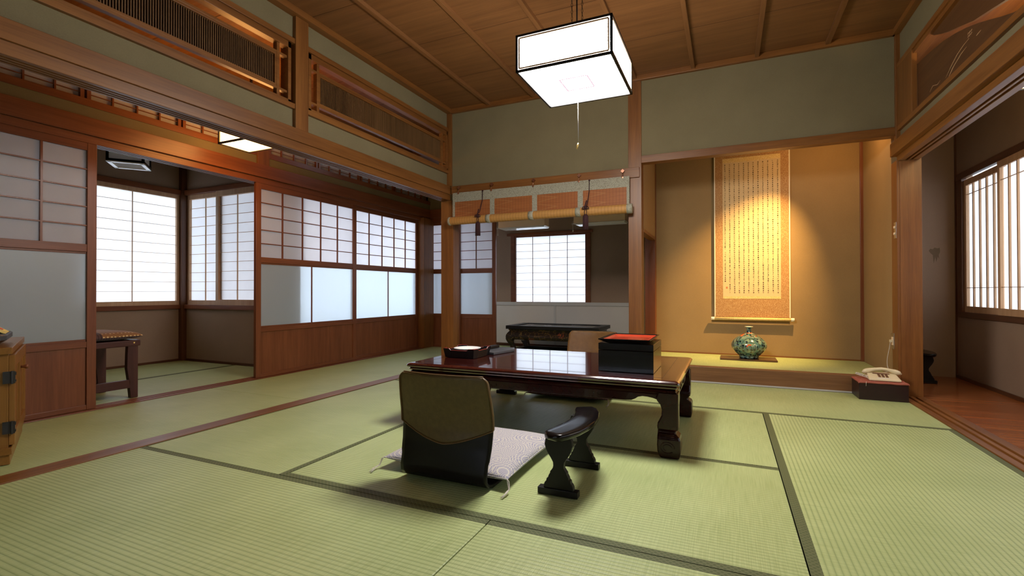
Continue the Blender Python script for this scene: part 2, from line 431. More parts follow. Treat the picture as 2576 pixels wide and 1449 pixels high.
def transom(y0, y1, label):
    t = thing('transom_panel', label, 'transom', (-2.73, (y0 + y1) / 2, 2.02), kind='structure')
    mb = MB()
    mb.box(-2.76, XL - .002, y0, y1, 2.02, 2.055); mb.box(-2.76, XL - .002, y0, y1, 2.465, 2.50)
    mb.box(-2.745, -2.690, y0 + .02, y1 - .02, 2.055, 2.075); mb.box(-2.745, -2.690, y0 + .02, y1 - .02, 2.425, 2.465)
    mb.box(-2.745, -2.690, y0 + .02, y0 + .045, 2.055, 2.465); mb.box(-2.745, -2.690, y1 - .045, y1 - .02, 2.055, 2.465)
    mb.box(-2.79, -2.755, y0, y0 + .02, 2.055, 2.465); mb.box(-2.79, -2.755, y1 - .02, y1, 2.055, 2.465)
    mb.build('frame', W('y', 'trim'), t, bevel=.0015)
    mb = MB()
    p0, p1 = y0 + .115, y1 - .115
    for q in (p0, p1): mb.box(-2.735, -2.700, q - .011, q + .011, 2.075, 2.425)
    for q in (2.125, 2.362): mb.box(-2.734, -2.701, y0 + .045, y1 - .045, q - .008, q + .008)
    mb.build('lattice', W('y', 'trim'), t, bevel=.001)
    mb = MB()
    mb.box(-2.727, -2.702, p0 + .011, p1 - .011, 2.133, 2.148); mb.box(-2.727, -2.702, p0 + .011, p1 - .011, 2.339, 2.354)
    mb.box(-2.727, -2.702, p0 + .011, p0 + .024, 2.148, 2.339); mb.box(-2.727, -2.702, p1 - .024, p1 - .011, 2.148, 2.339)
    mb.build('screen_frame', W('y', 'trim'), t, bevel=.001)
    mb = MB(); q = p0 + .030
    while q < p1 - .026:
        mb.box(-2.722, -2.713, q - .0022, q + .0022, 2.148, 2.339); q += .0128
    mb.build('reed_screen', W('z', 'shade'), t)
    B(-2.7285, -2.7245, p0 + .012, p1 - .012, 2.14, 2.347).build('backing', simple('reed_backing', (.02, .010, .006), .7), t)
transom(.56, 2.377, 'transom over the left lintel with a dark reed screen, nearer the viewer')
transom(2.486, 4.386, 'transom over the left lintel with a dark reed screen, farther from the viewer')
transom(YF + .01, .45, 'transom over the left lintel, out beyond the nearest post')

# corner posts on the back wall plane
trim(B(-2.79, -2.640, YB, YB + .12, 0, 1.742), W('z', 'trim'), 'square corner post where the left lintel meets the back wall')
trim(B(-2.70, -2.650, YB - .03, YB + .02, 1.888, CEIL), W('z', 'trim'), 'slim upper corner post in the left back corner')
trim(B(-.805, -.689, YB - .012, YB + .105, 0, CEIL), W('z', 'trim'), 'tall square alcove post between the blind and the scroll alcove')
trim(B(1.149, 1.166, YB, YB + .13, 0, 1.74), W('z', 'trim'), 'thin edge strip of the right alcove post')
trim(B(1.166, 1.295, YB - .002, YB + .13, -.05, 1.75), W('z', 'trim'), 'broad square post at the right end of the scroll alcove')
# ================= BACK WALL above openings
struct(B(-2.72, -.80, YB, YB + .06, 1.86, CEIL).build('wall_back', M_PL), 'green-brown plaster wall above the bamboo blind', 'wall')
struct(B(-.69, 1.2, YB, YB + .06, 1.97, CEIL).build('wall_back', M_PL), 'green-brown plaster wall above the scroll alcove', 'wall')
trim(B(-2.645, -.705, YB - .030, YB + .11, 1.792, 1.882), W('x', 'trim'), 'lintel board over the rear opening that carries the blind')
trim(B(-2.64, -.80, YB, YB + .11, 1.742, 1.80), W('x', 'trim'), 'door-head rail hidden behind the bamboo blind')
trim(B(-.689, 1.16, YB - .016, YB + .07, 1.918, 1.982), W('x', 'trim'), 'drop lintel above the scroll alcove')

# ================= SCROLL ALCOVE
ZT = .127; YT = 5.36
trim(B(-.689, 1.149, YB, YB + .085, 0, .133), W('x', 'step'), 'dark wooden step rail at the front of the scroll alcove', .003)
trim(B(-.689, 1.149, YB - .004, YB, 0, .012), M_GREYP, 'pale metal strip at the foot of the alcove step', 0)
mat(-.70, 1.149, YB + .085, YT, 'x', 'tatami covered floor of the raised scroll alcove', {}, z=ZT, group='raised alcove mat')
struct(B(-.9, 1.2, YT, YT + .08, -.1, 2.41).build('wall_alcove_back', M_PT), 'tan plaster back wall of the scroll alcove', 'wall')
trim(B(-.69, 1.149, YT - .008, YT, ZT, ZT + .012), W('x', 'trim'), 'slim wooden strip along the foot of the alcove wall', 0)
struct(B(1.149, 1.2, YB + .13, YT, -.05, 2.41).build('wall_alcove_right', M_PT), 'tan plaster side wall on the right of the scroll alcove', 'wall')
trim(B(1.125, 1.15, YT - .022, YT, ZT, 2.36), W('z', 'door'), 'slim dark red post in the right corner of the scroll alcove')
# left alcove wall : hanging plaster panel over an open side window
struct(B(-.74, -.689, YB + .105, 5.26, 1.345, 2.36).build('wall_alcove_left', M_PT), 'hanging plaster panel on the left of the scroll alcove', 'wall')
trim(B(-.75, -.685, YB + .105, 5.26, 1.315, 1.345), W('y', 'trim'), 'wooden edge under the hanging panel of the scroll alcove')
trim(B(-.795, -.69, 5.26, YT, 0, 2.36), W('z', 'door'), 'dark red inner post in the left corner of the scroll alcove')

# ================= REAR ROOM (beyond the blind)
YW = 6.32; YE = 5.75
mb = MB().box(-3.9, -3.20, YW, YW + .08, 1.9, 2.35).box(-3.2, -2.80, YW, YW + .08, -.05, 2.35).box(-1.70, -.70, YW, YW + .08, -.05, 2.35).box(-2.80, -1.70, YW, YW + .08, -.05, .62).box(-2.80, -1.70, YW, YW + .08, 1.575, 2.35)
struct(mb.build('wall_rear', M_PB), 'dark brown plaster wall of the rear room', 'wall')
struct(B(-3.95, -3.88, YE, 6.4, 1.9, 2.35).build('wall_rear_left', M_PB), 'left wall of the rear room', 'wall')
struct(B(-.70, -.64, YT + .05, 6.4, -.05, 2.36).build('wall_rear_right', M_PB), 'right wall of the rear room', 'wall')
mb = MB()
for a, b in ((-3.19, -2.185), (-2.155, -.70)):
    mb.box(a, b, YW - .012, YW, .035, .575)

struct(mb.build('baseboard_rear', M_WAIN, bevel=.002), 'light grey panelled wainscot under the rear window', 'wainscot')
mb = MB().box(-3.19, -.70, YW - .022, YW, .578, .625).box(-2.185, -2.155, YW - .018, YW, .035, .578)
trim(mb, M_GREYP, 'grey cap rail of the rear wainscot')
trim(B(-3.19, -.70, YW - .03, YW, 0, .035), W('x', 'dark'), 'dark base rail of the rear wall')

def window(name, label, pl, c0, c1, z0, z1, cols, rows, fw=.045, thick=.03, dirn='y', wk='pale', bar=.006, hz=None, sash=0):
    """shoji window lying in plane pl; dirn = axis along its width"""
    t = thing(name, label, 'window', (pl, (c0 + c1) / 2, z0) if dirn == 'y' else ((c0 + c1) / 2, pl, z0), kind='structure')
    def bx(mb, a0, a1, h0, h1, d0, d1):
        if dirn == 'y': mb.box(pl + d0, pl + d1, a0, a1, h0, h1)
        else: mb.box(a0, a1, pl + d0, pl + d1, h0, h1)
    mb = MB()
    bx(mb, c0, c1, z0, z0 + fw, -thick / 2, thick / 2); bx(mb, c0, c1, z1 - fw, z1, -thick / 2, thick / 2)
    bx(mb, c0, c0 + fw * .7, z0 + fw, z1 - fw, -thick / 2, thick / 2); bx(mb, c1 - fw * .7, c1, z0 + fw, z1 - fw, -thick / 2, thick / 2)
    mb.build('frame', W('z', wk), t, bevel=.0015)
    a0, a1, h0, h1 = c0 + fw * .7, c1 - fw * .7, z0 + fw, z1 - fw
    mb = MB()
    vb = bar if hz is None else bar * 2.2
    for i in range(1, cols):
        q = a0 + (a1 - a0) * i / cols; bx(mb, q - vb / 2, q + vb / 2, h0, h1, -.006, .006)
    for q in (hz if hz is not None else [h0 + (h1 - h0) * j / rows for j in range(1, rows)]):
        bx(mb, a0, a1, q - bar / 3, q + bar / 3, -.005, .005)
    mb.build('lattice', W('z', wk), t)
    mb = MB(); bx(mb, a0, a1, h0, h1, sash, sash + .0008)
    mb.build('paper', M_PAPER2, t)
    return t
window('window_28', 'unseen paper window added on the outer side to light the corridor end doors', -3.90, 5.82, 6.36, 0.0, 1.9, 3, 9, dirn='y', sash=-.012)  # added out of sight so daylight reaches the end doors from behind
window('window_29', 'unseen paper window added in the rear wall to light the corridor end doors', YW + .03, -3.88, -3.18, 0.0, 1.9, 4, 9, dirn='x', sash=.012)  # second hidden window, added for the same backlight on the end doors
t = window('window_1', 'bright paper window in the rear room wall', YW + .01, -2.78, -1.72, .60, 1.575, 4, 9, fw=.028, dirn='x', wk='door', sash=.012)
mb = MB().box(-2.89, -1.63, YW - .03, YW + .01, 1.570, 1.605).box(-2.835, -2.775, YW - .018, YW + .02, .62, 1.575).box(-1.725, -1.665, YW - .018, YW + .02, .62, 1.575)
trim(mb, W('x', 'door'), 'dark red surround and head beam of the rear paper window')

# ================= END OF CORRIDOR
YE = 5.75
trim(B(-3.96, -3.78, 5.51, YE, 0, 1.79), W('z', 'trim'), 'narrow lit post at the far end of the corridor wall')
struct(B(-3.9, -2.62, YE, YE + .06, 1.78, 2.60).build('wall_corridor_end', M_PL), 'plaster above the doors at the end of the corridor', 'wall')
trim(B(-3.84, -2.64, YE - .03, YE, 1.81, 1.93), W('x', 'door'), 'lintel board at the end of the corridor')
mb = MB().box(-3.84, -2.64, YE - .02, YE + .08, 1.757, 1.81)
trim(mb, W('x', 'door'), 'door-head rail at the end of the corridor')
trim(B(-3.84, -2.64, YE - .02, YE + .08, -.055, .004), W('x', 'door'), 'floor sill at the end of the corridor')

def sliding(name, label, pl, c0, c1, cols, dirn, side, bars=1, kind='door'):
    """paper and frosted glass sliding door in plane pl (front face), side = +1 if its front faces + normal"""
    t = thing(name, label, 'sliding door', (pl, (c0 + c1) / 2, 0) if dirn == 'y' else ((c0 + c1) / 2, pl, 0), kind='structure')
    T = .030
    def bx(mb, a0, a1, h0, h1, d0=0., d1=T):
        d0, d1 = -side * d0, -side * d1
        if dirn == 'y': mb.box(pl + d0, pl + d1, a0, a1, h0, h1)
        else: mb.box(a0, a1, pl + d0, pl + d1, h0, h1)
    ax = dirn
    st = .052; top = 1.757
    mb = MB(); bx(mb, c0, c0 + st, .004, top); bx(mb, c1 - st, c1, .004, top)
    mb.build('stile', W('z', 'door'), t, bevel=.002)
    mb = MB()
    for h0, h1 in ((.004, .036), (.412, .450), (1.040, 1.090), (1.708, top)): bx(mb, c0 + st, c1 - st, h0, h1, .002, T - .002)
    for h0, h1 in ((.450, .466), (1.026, 1.040)): bx(mb, c0 + st, c1 - st, h0, h1, .009, T - .009)
    mb.build('rail', W('x' if dirn == 'x' else 'y', 'door'), t, bevel=.0015)
    mb = MB(); bx(mb, c0 + st, c1 - st, .036, .412, .012, .020); mb.build('lower_panel', W('z', 'door'), t)
    mb = MB(); bx(mb, c0 + st, c1 - st, .466, 1.026, .013, .0165); mb.build('glass_pane', M_FROST, t)
    mb = MB()
    a0, a1, h0, h1 = c0 + st, c1 - st, 1.090, 1.708
    for i in range(1, bars + 1):
        q = a0 + (a1 - a0) * i / (bars + 1); bx(mb, q - .006, q + .006, .466, 1.026, .004, .013)
    for i in range(1, cols):
        q = a0 + (a1 - a0) * i / cols; bx(mb, q - .006, q + .006, h0, h1, .003, .015)
    for j in range(1, 5):
        q = h0 + (h1 - h0) * j / 5; bx(mb, a0, a1, q - .004, q + .004, .004, .014)
    mb.build('lattice', W('z', 'door'), t, bevel=.0008)
    mb = MB(); bx(mb, a0, a1, h0, h1, .0155, .0163); mb.build('paper', M_PAPER, t)
    return t
sliding('door_1', 'paper and frosted glass sliding door at the far left, behind the cabinet', XS, .535, 1.796, 5, 'y', 1)
sliding('door_2', 'paper and frosted glass sliding door right of the side-room opening', XS, 2.985, 4.262, 5, 'y', 1)
sliding('door_3', 'paper and frosted glass sliding door at the far end of the corridor wall', XS - .036, 4.236, 5.512, 5, 'y', 1)
sliding('door_4', 'narrow sliding door at the corridor end, left of the corner post', YE + .005, -3.895, -3.36, 2, 'x', -1, bars=0)
sliding('door_5', 'narrow sliding door at the corridor end, right of the corner post', YE + .035, -3.42, -2.825, 2, 'x', -1, bars=0)

# ================= CORRIDOR OUTER WALL above the doors
def wall_sash():
    mb = MB().box(-3.93, XS - .002, .5, YE, 1.79, 1.81)
    for a, b in ((-3.93, -3.915), (-3.902, -3.886), (-3.872, -3.858), (-3.846, XS + .002)): mb.box(a, b, .5, YE, 1.757, 1.792)
    trim(mb, W('y', 'door'), 'grooved head rail above the corridor sliding doors')
    trim(B(-3.93, XS + .016, .5, YE, 1.81, 1.925), W('y', 'door'), 'lintel board above the corridor sliding doors')
    struct(B(-3.90, XS - .008, .5, YE, 1.925, 2.0).build('wall_corridor', M_PL), 'narrow plaster band above the corridor lintel', 'wall')
    trim(B(-3.90, XS, .5, YE, 2.0, 2.05), W('y', 'door'), 'rail under the high paper windows of the corridor')
    trim(B(-3.90, XS + .002, 2.994, 3.12, 1.925, 2.60), W('z', 'trim'), 'short post above the corridor lintel')
    trim(B(-3.90, XS, .5, YE, 2.34, 2.60), W('y', 'door'), 'rail above the high paper windows of the corridor')
wall_sash()
n = 2
segs = [(.52, 1.115), (1.13, 1.728), (1.742, 2.34), (2.354, 2.99), (3.12, 3.70), (3.715, 4.325), (4.34, 4.945), (4.96, 5.56)]
for i, (a, b) in enumerate(segs):
    t = thing('window_%d' % (i + 2), 'high paper transom window above the corridor doors, %s from the left' % ('first', 'second', 'third', 'fourth', 'fifth', 'sixth', 'seventh', 'eighth')[i], 'window', (XS, (a + b) / 2, 2.05), kind='structure')
    mb = MB().box(-3.875, XS - .006, a, a + .022, 2.05, 2.34).box(-3.875, XS - .006, b - .022, b, 2.05, 2.34)
    mb.build('frame', W('z', 'door'), t)
    mb = MB()
    for k in range(1, 4):
        q = a + (b - a) * k / 4; mb.box(-3.862, XS - .010, q - .005, q + .005, 2.05, 2.34)
    for q in (2.085, 2.14, 2.195, 2.25): mb.box(-3.858, XS - .014, a, b, q - .0025, q + .0025)
    mb.build('lattice', W('z', 'door'), t)
    B(-3.8675, -3.8665, a, b, 2.05, 2.34).build('paper', M_PAPER, t)
struct(B(-3.96, -3.90, .5, YE, 1.8, 2.60).build('wall_eaves', M_PB), 'board closing the eaves behind the high corridor windows', 'wall')
struct(B(-3.95, XS, YF, .535, -.05, 2.60).build('wall_corridor_near', M_PL), 'plaster wall of the corridor beside the cabinet', 'wall')

# ================= SIDE ROOM (bay)
XO = -5.676; YBAY = 3.49
mb = MB().box(XO - .09, XO, .8, YBAY + .06, -.05, .60).box(XO - .09, XO, .8, YBAY + .06, 1.885, 2.60).box(XO - .09, XO, .8, 2.52, .6, 1.885)
struct(mb.build('wall_side_room_outer', M_PB), 'brown plaster wall under and over the outer window of the side room', 'wall')
mb = MB().box(XO - .09, -3.93, YBAY, YBAY + .07, -.05, .60).box(XO - .09, -3.93, YBAY, YBAY + .07, 1.885, 2.60).box(-4.42, -3.93, YBAY, YBAY + .07, .6, 1.885)
struct(mb.build('wall_side_room_back', M_PB), 'brown plaster wall under and over the back window of the side room', 'wall')
struct(B(XO - .09, -3.94, .78, .84, -.05, 2.60).build('wall_side_room_near', M_PB), 'near wall of the side room', 'wall')
trim(B(XO - .01, XO + .055, YBAY - .055, YBAY + .01, 0, 2.42), W('z', 'dark'), 'dark corner post of the side room')
for z0, z1, lab in ((.585, .632, 'window ledge'), (1.875, 1.93, 'window head')):
    trim(B(XO - .05, XO + .03, .84, YBAY - .05, z0, z1), W('y', 'door'), lab + ' on the outer wall of the side room')
    trim(B(XO + .05, -3.94, YBAY - .03, YBAY + .05, z0, z1), W('x', 'door'), lab + ' on the back wall of the side room')
trim(B(XO, XO + .008, .84, YBAY - .05, 0, .022), W('y', 'dark'), 'thin skirting on the outer wall of the side room', 0)
trim(B(XO + .05, -3.94, YBAY - .008, YBAY, 0, .022), W('x', 'dark'), 'thin skirting on the back wall of the side room', 0)
window('window_10', 'large bright paper window of the side room, facing the opening', XO + .0, 2.50, 3.435, .632, 1.875, 2, 11, fw=.045, dirn='y', sash=-.012)
window('window_12', 'paper window on the back wall of the side room, left sash', YBAY + .02, -5.62, -5.02, .632, 1.875, 2, 11, fw=.05, dirn='x', sash=.012)
window('window_13', 'paper window on the back wall of the side room, right sash', YBAY - .012, -5.085, -4.42, .632, 1.875, 2, 11, fw=.06, dirn='x', sash=.012)

# ================= RIGHT PARTITION
trim(B(XR - .035, XR2, YF, YB + .045, 1.772, 1.868), W('y', 'trim'), 'upper rail of the long right lintel')
mb = MB().box(XR, XR2 + .008, YF, YB + .02, 1.752, 1.775)
for a, b in ((XR, 1.196), (1.212, 1.226), (1.242, XR2 + .008)): mb.box(a, b, YF, YB + .02, 1.732, 1.755)
trim(mb, W('y', 'trim'), 'grooved underside rail of the long right lintel')
struct(B(1.165, 1.21, YF, YB, 1.868, 1.945).build('wall_right', M_PL), 'low green-brown plaster band above the right lintel', 'wall')
struct(B(1.165, 1.21, YF, YB, 2.435, CEIL).build('wall_right', M_PL), 'green-brown plaster band under the ceiling on the right', 'wall')
trim(B(1.145, 1.23, YF, YB - .01, 1.945, 1.98), W('y', 'trim'), 'lower rail of the carved right transom')
mb = MB().box(1.145, 1.23, YF, YB - .01, 2.405, 2.44).box(1.155, 1.22, YF, YB - .01, 2.375, 2.405)
trim(mb, W('y', 'trim'), 'upper rail of the carved right transom')
trim(B(1.145, 1.175, 4.05, YB - .02, 1.98, 2.405), W('z', 'trim'), 'end board of the carved right transom')
trim(B(1.138, 1.18, YB - .03, YB + .02, 1.868, CEIL), W('z', 'trim'), 'slim upper corner post in the right back corner')
t = thing('transom_panel', 'carved wooden transom over the right lintel with a sweeping open slot', 'transom', (1.18, 3.2, 1.98), kind='structure')
low = [(4.06, 2.302), (3.94, 2.293), (3.77, 2.274), (3.633, 2.255), (3.476, 2.222), (3.335, 2.184), (3.206, 2.143), (3.089, 2.10), (2.98, 2.058), (2.87, 2.02), (2.7, 1.985)]
MB().prism([(p[0], p[1]) for p in low] + [(1.2, 1.985), (1.2, 1.98), (4.06, 1.98)], 'x', 1.178, 1.196).build('lower_board', W('y', 'board'), t, bevel=.001)
up = [(3.83, 2.39), (3.769, 2.355), (3.66, 2.31), (3.567, 2.277), (3.389, 2.222), (3.256, 2.18), (3.089, 2.145), (2.94, 2.113), (2.7, 2.09), (2.4, 2.10), (2.0, 2.16), (1.4, 2.30), (1.2, 2.36)]
MB().prism(up + [(1.2, 2.39)], 'x', 1.178, 1.196).build('upper_board', W('y', 'board'), t, bevel=.001)
def cw(pts):      # shallow carved relief lines standing on the board
    P = []
    for i in range(len(pts) - 1):
        for k in range(5):
            s = k / 5; P.append((1.177, pts[i][0] * (1 - s) + pts[i + 1][0] * s, pts[i][1] * (1 - s) + pts[i + 1][1] * s))
    P.append((1.177, *pts[-1])); return P
for pts in ([(3.60, 2.02), (3.52, 2.06), (3.44, 2.09), (3.36, 2.105), (3.30, 2.11)], [(3.58, 2.00), (3.48, 2.045), (3.40, 2.07), (3.33, 2.08)],
            [(3.84, 2.03), (3.79, 2.05), (3.72, 2.03), (3.68, 2.04)], [(3.78, 2.0), (3.74, 2.01), (3.70, 2.0)], [(3.22, 2.085), (3.17, 2.09)], [(3.56, 2.01), (3.50, 2.04), (3.43, 2.062)]):
    MB().tube(cw(pts), [.0006 + .0014 * math.sin(PI * i / (len(cw(pts)) - 1)) for i in range(len(cw(pts)))], 6).build('carved_stem', W('y', 'pale'), t)
for k in range(6):
    P = cw([(3.315 - .018 * (k % 3), 2.118 + .016 * (k // 3)), (3.307 - .018 * (k % 3), 2.127 + .016 * (k // 3)), (3.299 - .018 * (k % 3), 2.125 + .016 * (k // 3))])
    MB().tube(P, [.0005 + .0012 * math.sin(PI * i / (len(P) - 1)) for i in range(len(P))], 6).build('carved_petal', W('y', 'pale'), t)
mb = MB().prism([(3.12, 2.262), (3.10, 2.235), (3.088, 2.235), (3.075, 2.27), (3.09, 2.33), (3.10, 2.27)], 'x', 1.174, 1.178)
mb.build('inlay_bird', W('y', 'pale'), t, label='small pale pierced leaf shape in the upper board')
# veranda
struct(B(XR2 + .02, 1.95, 5.55, 5.62, -.05, 2.45).build('wall_veranda_end', M_PB), 'brown plaster end wall of the veranda with a water stain', 'wall')
struct(B(1.295, 1.33, YB + .13, 5.55, -.05, 2.45).build('wall_veranda_inner', M_PB), 'inner wall of the veranda behind the scroll alcove', 'wall')
struct(B(1.166, 1.295, YB, YB + .13, 1.868, 2.45).build('wall_veranda_head', M_PB), 'plaster above the right alcove post', 'wall')
mb = MB().box(1.88, 1.95, YF, 5.6, -.05, .56).box(1.88, 1.95, YF, 5.6, 1.80, 2.45).box(1.88, 1.95, 5.42, 5.6, .56, 1.80).box(1.88, 1.95, YF, -.8, .56, 1.80)
struct(mb.build('wall_veranda', M_PB), 'brown plaster wall under and over the veranda windows', 'wall')
trim(B(1.868, 1.90, -.8, 5.50, .545, .59), W('y', 'dark'), 'window ledge of the veranda')
trim(B(1.860, 1.90, -.8, 5.50, 1.745, 1.80), W('y', 'dark'), 'window head of the veranda')
trim(B(1.864, 1.90, 5.40, 5.485, .59, 1.75), W('z', 'dark'), 'dark window post of the veranda')
trim(B(1.868, 1.882, 5.536, 5.55, 0, 2.42), W('z', 'dark'), 'dark corner bead of the veranda', 0)
trim(B(1.868, 1.88, YF, 5.55, 0, .03), W('y', 'dark'), 'dark skirting of the veranda')
y1 = 5.40
for i in range(10):
    w = .64; pl = 1.892 if i % 2 == 0 else 1.872
    window('window_%d' % (14 + i), 'veranda window sash with close vertical bars, %s from the far corner' % ('first', 'second', 'third', 'fourth', 'fifth', 'sixth', 'seventh', 'eighth', 'ninth', 'tenth')[i],
           pl, y1 - w, y1, .59, 1.745 if i % 2 else 1.73, 5, 1, fw=.052, dirn='y', wk='pale', bar=.007, hz=[.80, 1.60], sash=.014, thick=.02)
    y1 -= w - .03
# walls behind the viewer
mb = MB().box(-3.95, -2.3, YF - .06, YF, -.05, CEIL).box(-.7, 1.95, YF - .06, YF, -.05, CEIL).box(-2.3, -.7, YF - .06, YF, 1.80, CEIL).box(-2.3, -.7, YF - .06, YF, -.05, .40)
struct(mb.build('wall_front', M_PL), 'plaster wall behind the viewer', 'wall')
for i in (0, 1): window('window_%d' % (24 + i), 'unseen paper window added behind the viewer for fill light, ' + ('corridor side' if i == 0 else 'middle'), YF - .03, -2.3 + .8 * i, -1.5 + .8 * i, .40, 1.80, 3, 7, dirn='x', wk='door')  # both windows are added out of view, to fill the room with daylight
# stain on the veranda end wall (a mark of its own shape)
pts = [(-.03, .045), (-.012, .04), (0, .052), (.022, .046), (.038, .05), (.04, .02), (.03, .0), (.034, -.03), (.024, -.012), (.012, -.05), (.006, -.012), (-.006, -.06), (-.012, 0), (-.03, .015), (-.04, .03)]
MB().prism([(1.725 + p[0] * 1.0, 1.10 + p[1] * 1.3) for p in pts], 'y', 5.5492, 5.5499).build('wall_stain', plaster('plaster_stain', (.19, .135, .085)), None)
tag(bpy.data.objects['wall_stain'], 'brown splash-shaped stain on the veranda end wall', 'stain', kind='structure')

# ================= MAIN PENDANT LAMP
t = thing('pendant_lamp', 'large lit square pendant lamp with black frame hanging over the table', 'lamp', (-.735, 2.515, 1.90))
x0, x1, y0, y1, z0, z1 = -.978, -.492, 2.258, 2.772, 1.903, 2.083
f = .0058
mb = MB()
for a in (x0, x1):
    for b in (y0, y1): mb.box(a - f, a + f, b - f, b + f, z0, z1)
for zz in (z0, z1):
    for a in (x0, x1): mb.box(a - f, a + f, y0 - f, y1 + f, zz - f, zz + f)
    for b in (y0, y1): mb.box(x0 - f, x1 + f, b - f, b + f, zz - f, zz + f)
mb.build('frame', M_BLKM, t, bevel=.001)
mb = MB(); g = .013; e = .004
for a in (x0, x1):
    for z in (z0 + g, z1 - g): mb.box(a - e, a + e, y0 + g, y1 - g, z - e, z + e)
    for b in (y0 + g, y1 - g): mb.box(a - e, a + e, b - e, b + e, z0 + g, z1 - g)
for b in (y0, y1):
    for z in (z0 + g, z1 - g): mb.box(x0 + g, x1 - g, b - e, b + e, z - e, z + e)
    for a in (x0 + g, x1 - g): mb.box(a - e, a + e, b - e, b + e, z0 + g, z1 - g)
mb.build('inner_frame', W('x', 'pale'), t)
mb = MB()
q = [(x0 + .004, y0 + .004), (x1 - .004, y0 + .004), (x1 - .004, y1 - .004), (x0 + .004, y1 - .004)]
mb.rings([[(*p, z1 - .004) for p in q], [(*p, z0 + .001) for p in q]], cap=False)
mb.bm.faces.new([mb.bm.verts.new((*p, z0 + .001)) for p in q])
mb.build('shade', M_LAMP, t)
MB().box(x0 + .004, x1 - .004, y0 + .004, y1 - .004, z1 - .008, z1 - .003).build('top_light_block', M_CREAM, t)  # opaque plate added to hold the lamp's light off the ceiling
mb = MB(); cx, cy, s1, w = -.735, 2.515, .075, .003
for s in (-1, 1):
    mb.box(cx + s * s1 - w, cx + s * s1 + w, cy - s1, cy + s1, z0 - .002, z0 + .0005); mb.box(cx - s1, cx + s1, cy + s * s1 - w, cy + s * s1 + w, z0 - .002, z0 + .0005)
mb.build('diffuser_outline', emis('pink_diffuser_edge', (.46, .28, .35), 1.), t, label='faint pink square outline on the underside')
mb = MB().cyl((cx, cy, z1), (cx, cy, CEIL - .03), .004, 10)
mb.build('power_cord', M_CHAIN, t, smooth=True)
def chain(x, y, za, zb, tgt):
    mb = MB(); z = za; k = 0
    while z < zb:
        P = []
        for i in range(9):
            a = 2 * PI * i / 8; u = .0045 * math.cos(a); P.append((x + (u if k % 2 else 0), y + (0 if k % 2 else u), z + .011 + .0115 * math.sin(a)))
        mb.tube(P, .0012, 5); z += .0185; k += 1
    mb.build('chain', M_CHAIN, tgt, smooth=True)
for dx, dy in ((-.028, .0), (.026, .012)): chain(cx + dx, cy + dy, z1, CEIL - .035, t)
MB().lathe([(.001, CEIL - .045), (.04, CEIL - .04), (.05, CEIL - .02), (.05, CEIL)], (cx, cy, 0), 24).build('ceiling_rose', M_BLKM, t, smooth=True)
mb = MB().tube([(cx + .004, cy, z0), (cx + .005, cy, 1.70), (cx + .006, cy, 1.575)], .0014, 6)
mb.build('pull_cord', M_STEEL, t, smooth=True)
mb = MB().tube([(cx + .006, cy, 1.577), (cx + .003, cy, 1.567), (cx - .001, cy, 1.555), (cx - .002, cy, 1.545)], [.003, .0055, .0055, .002], 10)
mb.build('pull_knob', M_BRASS, t, smooth=True)

# corridor lamp
t = thing('pendant_lamp', 'lit warm box lamp hanging in the left corridor', 'lamp', (-3.31, 2.53, 1.88))
def boxlamp(t, x0, x1, y0, y1, z0, z1, em, top, f=.007, fr=M_BLKM):
    mb = MB()
    for a in (x0, x1):
        for b in (y0, y1): mb.box(a - f, a + f, b - f, b + f, z0, z1)
    for zz in (z0, z1):
        for a in (x0, x1): mb.box(a - f, a + f, y0 - f, y1 + f, zz - f, zz + f)
        for b in (y0, y1): mb.box(x0 - f, x1 + f, b - f, b + f, zz - f, zz + f)
    mb.build('frame', fr, t, bevel=.001)
    MB().box(x0 + .003, x1 - .003, y0 + .003, y1 - .003, z0 - .001, z1 - .004).build('shade', em, t)
    cx, cy = (x0 + x1) / 2, (y0 + y1) / 2
    MB().cyl((cx, cy, z1), (cx, cy, top), .01, 12).build('stem', M_CHAIN, t, smooth=True)
boxlamp(t, -3.50, -3.13, 2.41, 2.66, 1.90, 2.03, M_LAMPC, 2.60)
t = thing('pendant_lamp', 'lit yellow box lamp hanging over the right-hand veranda', 'lamp', (1.55, 3.33, 1.85))
boxlamp(t, 1.41, 1.70, 3.19, 3.452, 1.856, 1.98, M_LAMPE, 2.42)
# side room lamp, unlit, turned
t = thing('pendant_lamp', 'unlit white lamp with heavy black frame hanging in the side room', 'lamp', (-4.50, 2.33, 1.82), math.radians(50), local=True)
f = .009; s = .115; zt = .30
mb = MB()
for a in (-s, s):
    for b in (-s, s): mb.box(a - f, a + f, b - f, b + f, 0, zt)
for zz in (0.012, zt):
    for a in (-s, s): mb.box(a - f, a + f, -s - f, s + f, zz - f, zz + f); mb.box(-s - f, s + f, a - f, a + f, zz - f, zz + f)
mb.build('frame', M_BLK, t, bevel=.001)
MB().box(-s + .002, s - .002, -s + .002, s - .002, .002, zt - .003).build('shade', M_OPAL, t)
mb = MB()
for a, b in ((-s, s),): mb.box(-s - f, s + f, -s - f, -s + f + .01, -.006, .002).box(-s - f, s + f, s - f - .01, s + f, -.006, .002).box(-s - f, -s + f + .01, -s, s, -.006, .002).box(s - f - .01, s + f, -s, s, -.006, .002)
mb.build('underside_rim', M_WHITE, t)
MB().cyl((0, 0, zt), (0, 0, .78), .006, 10).build('stem', M_CHAIN, t)

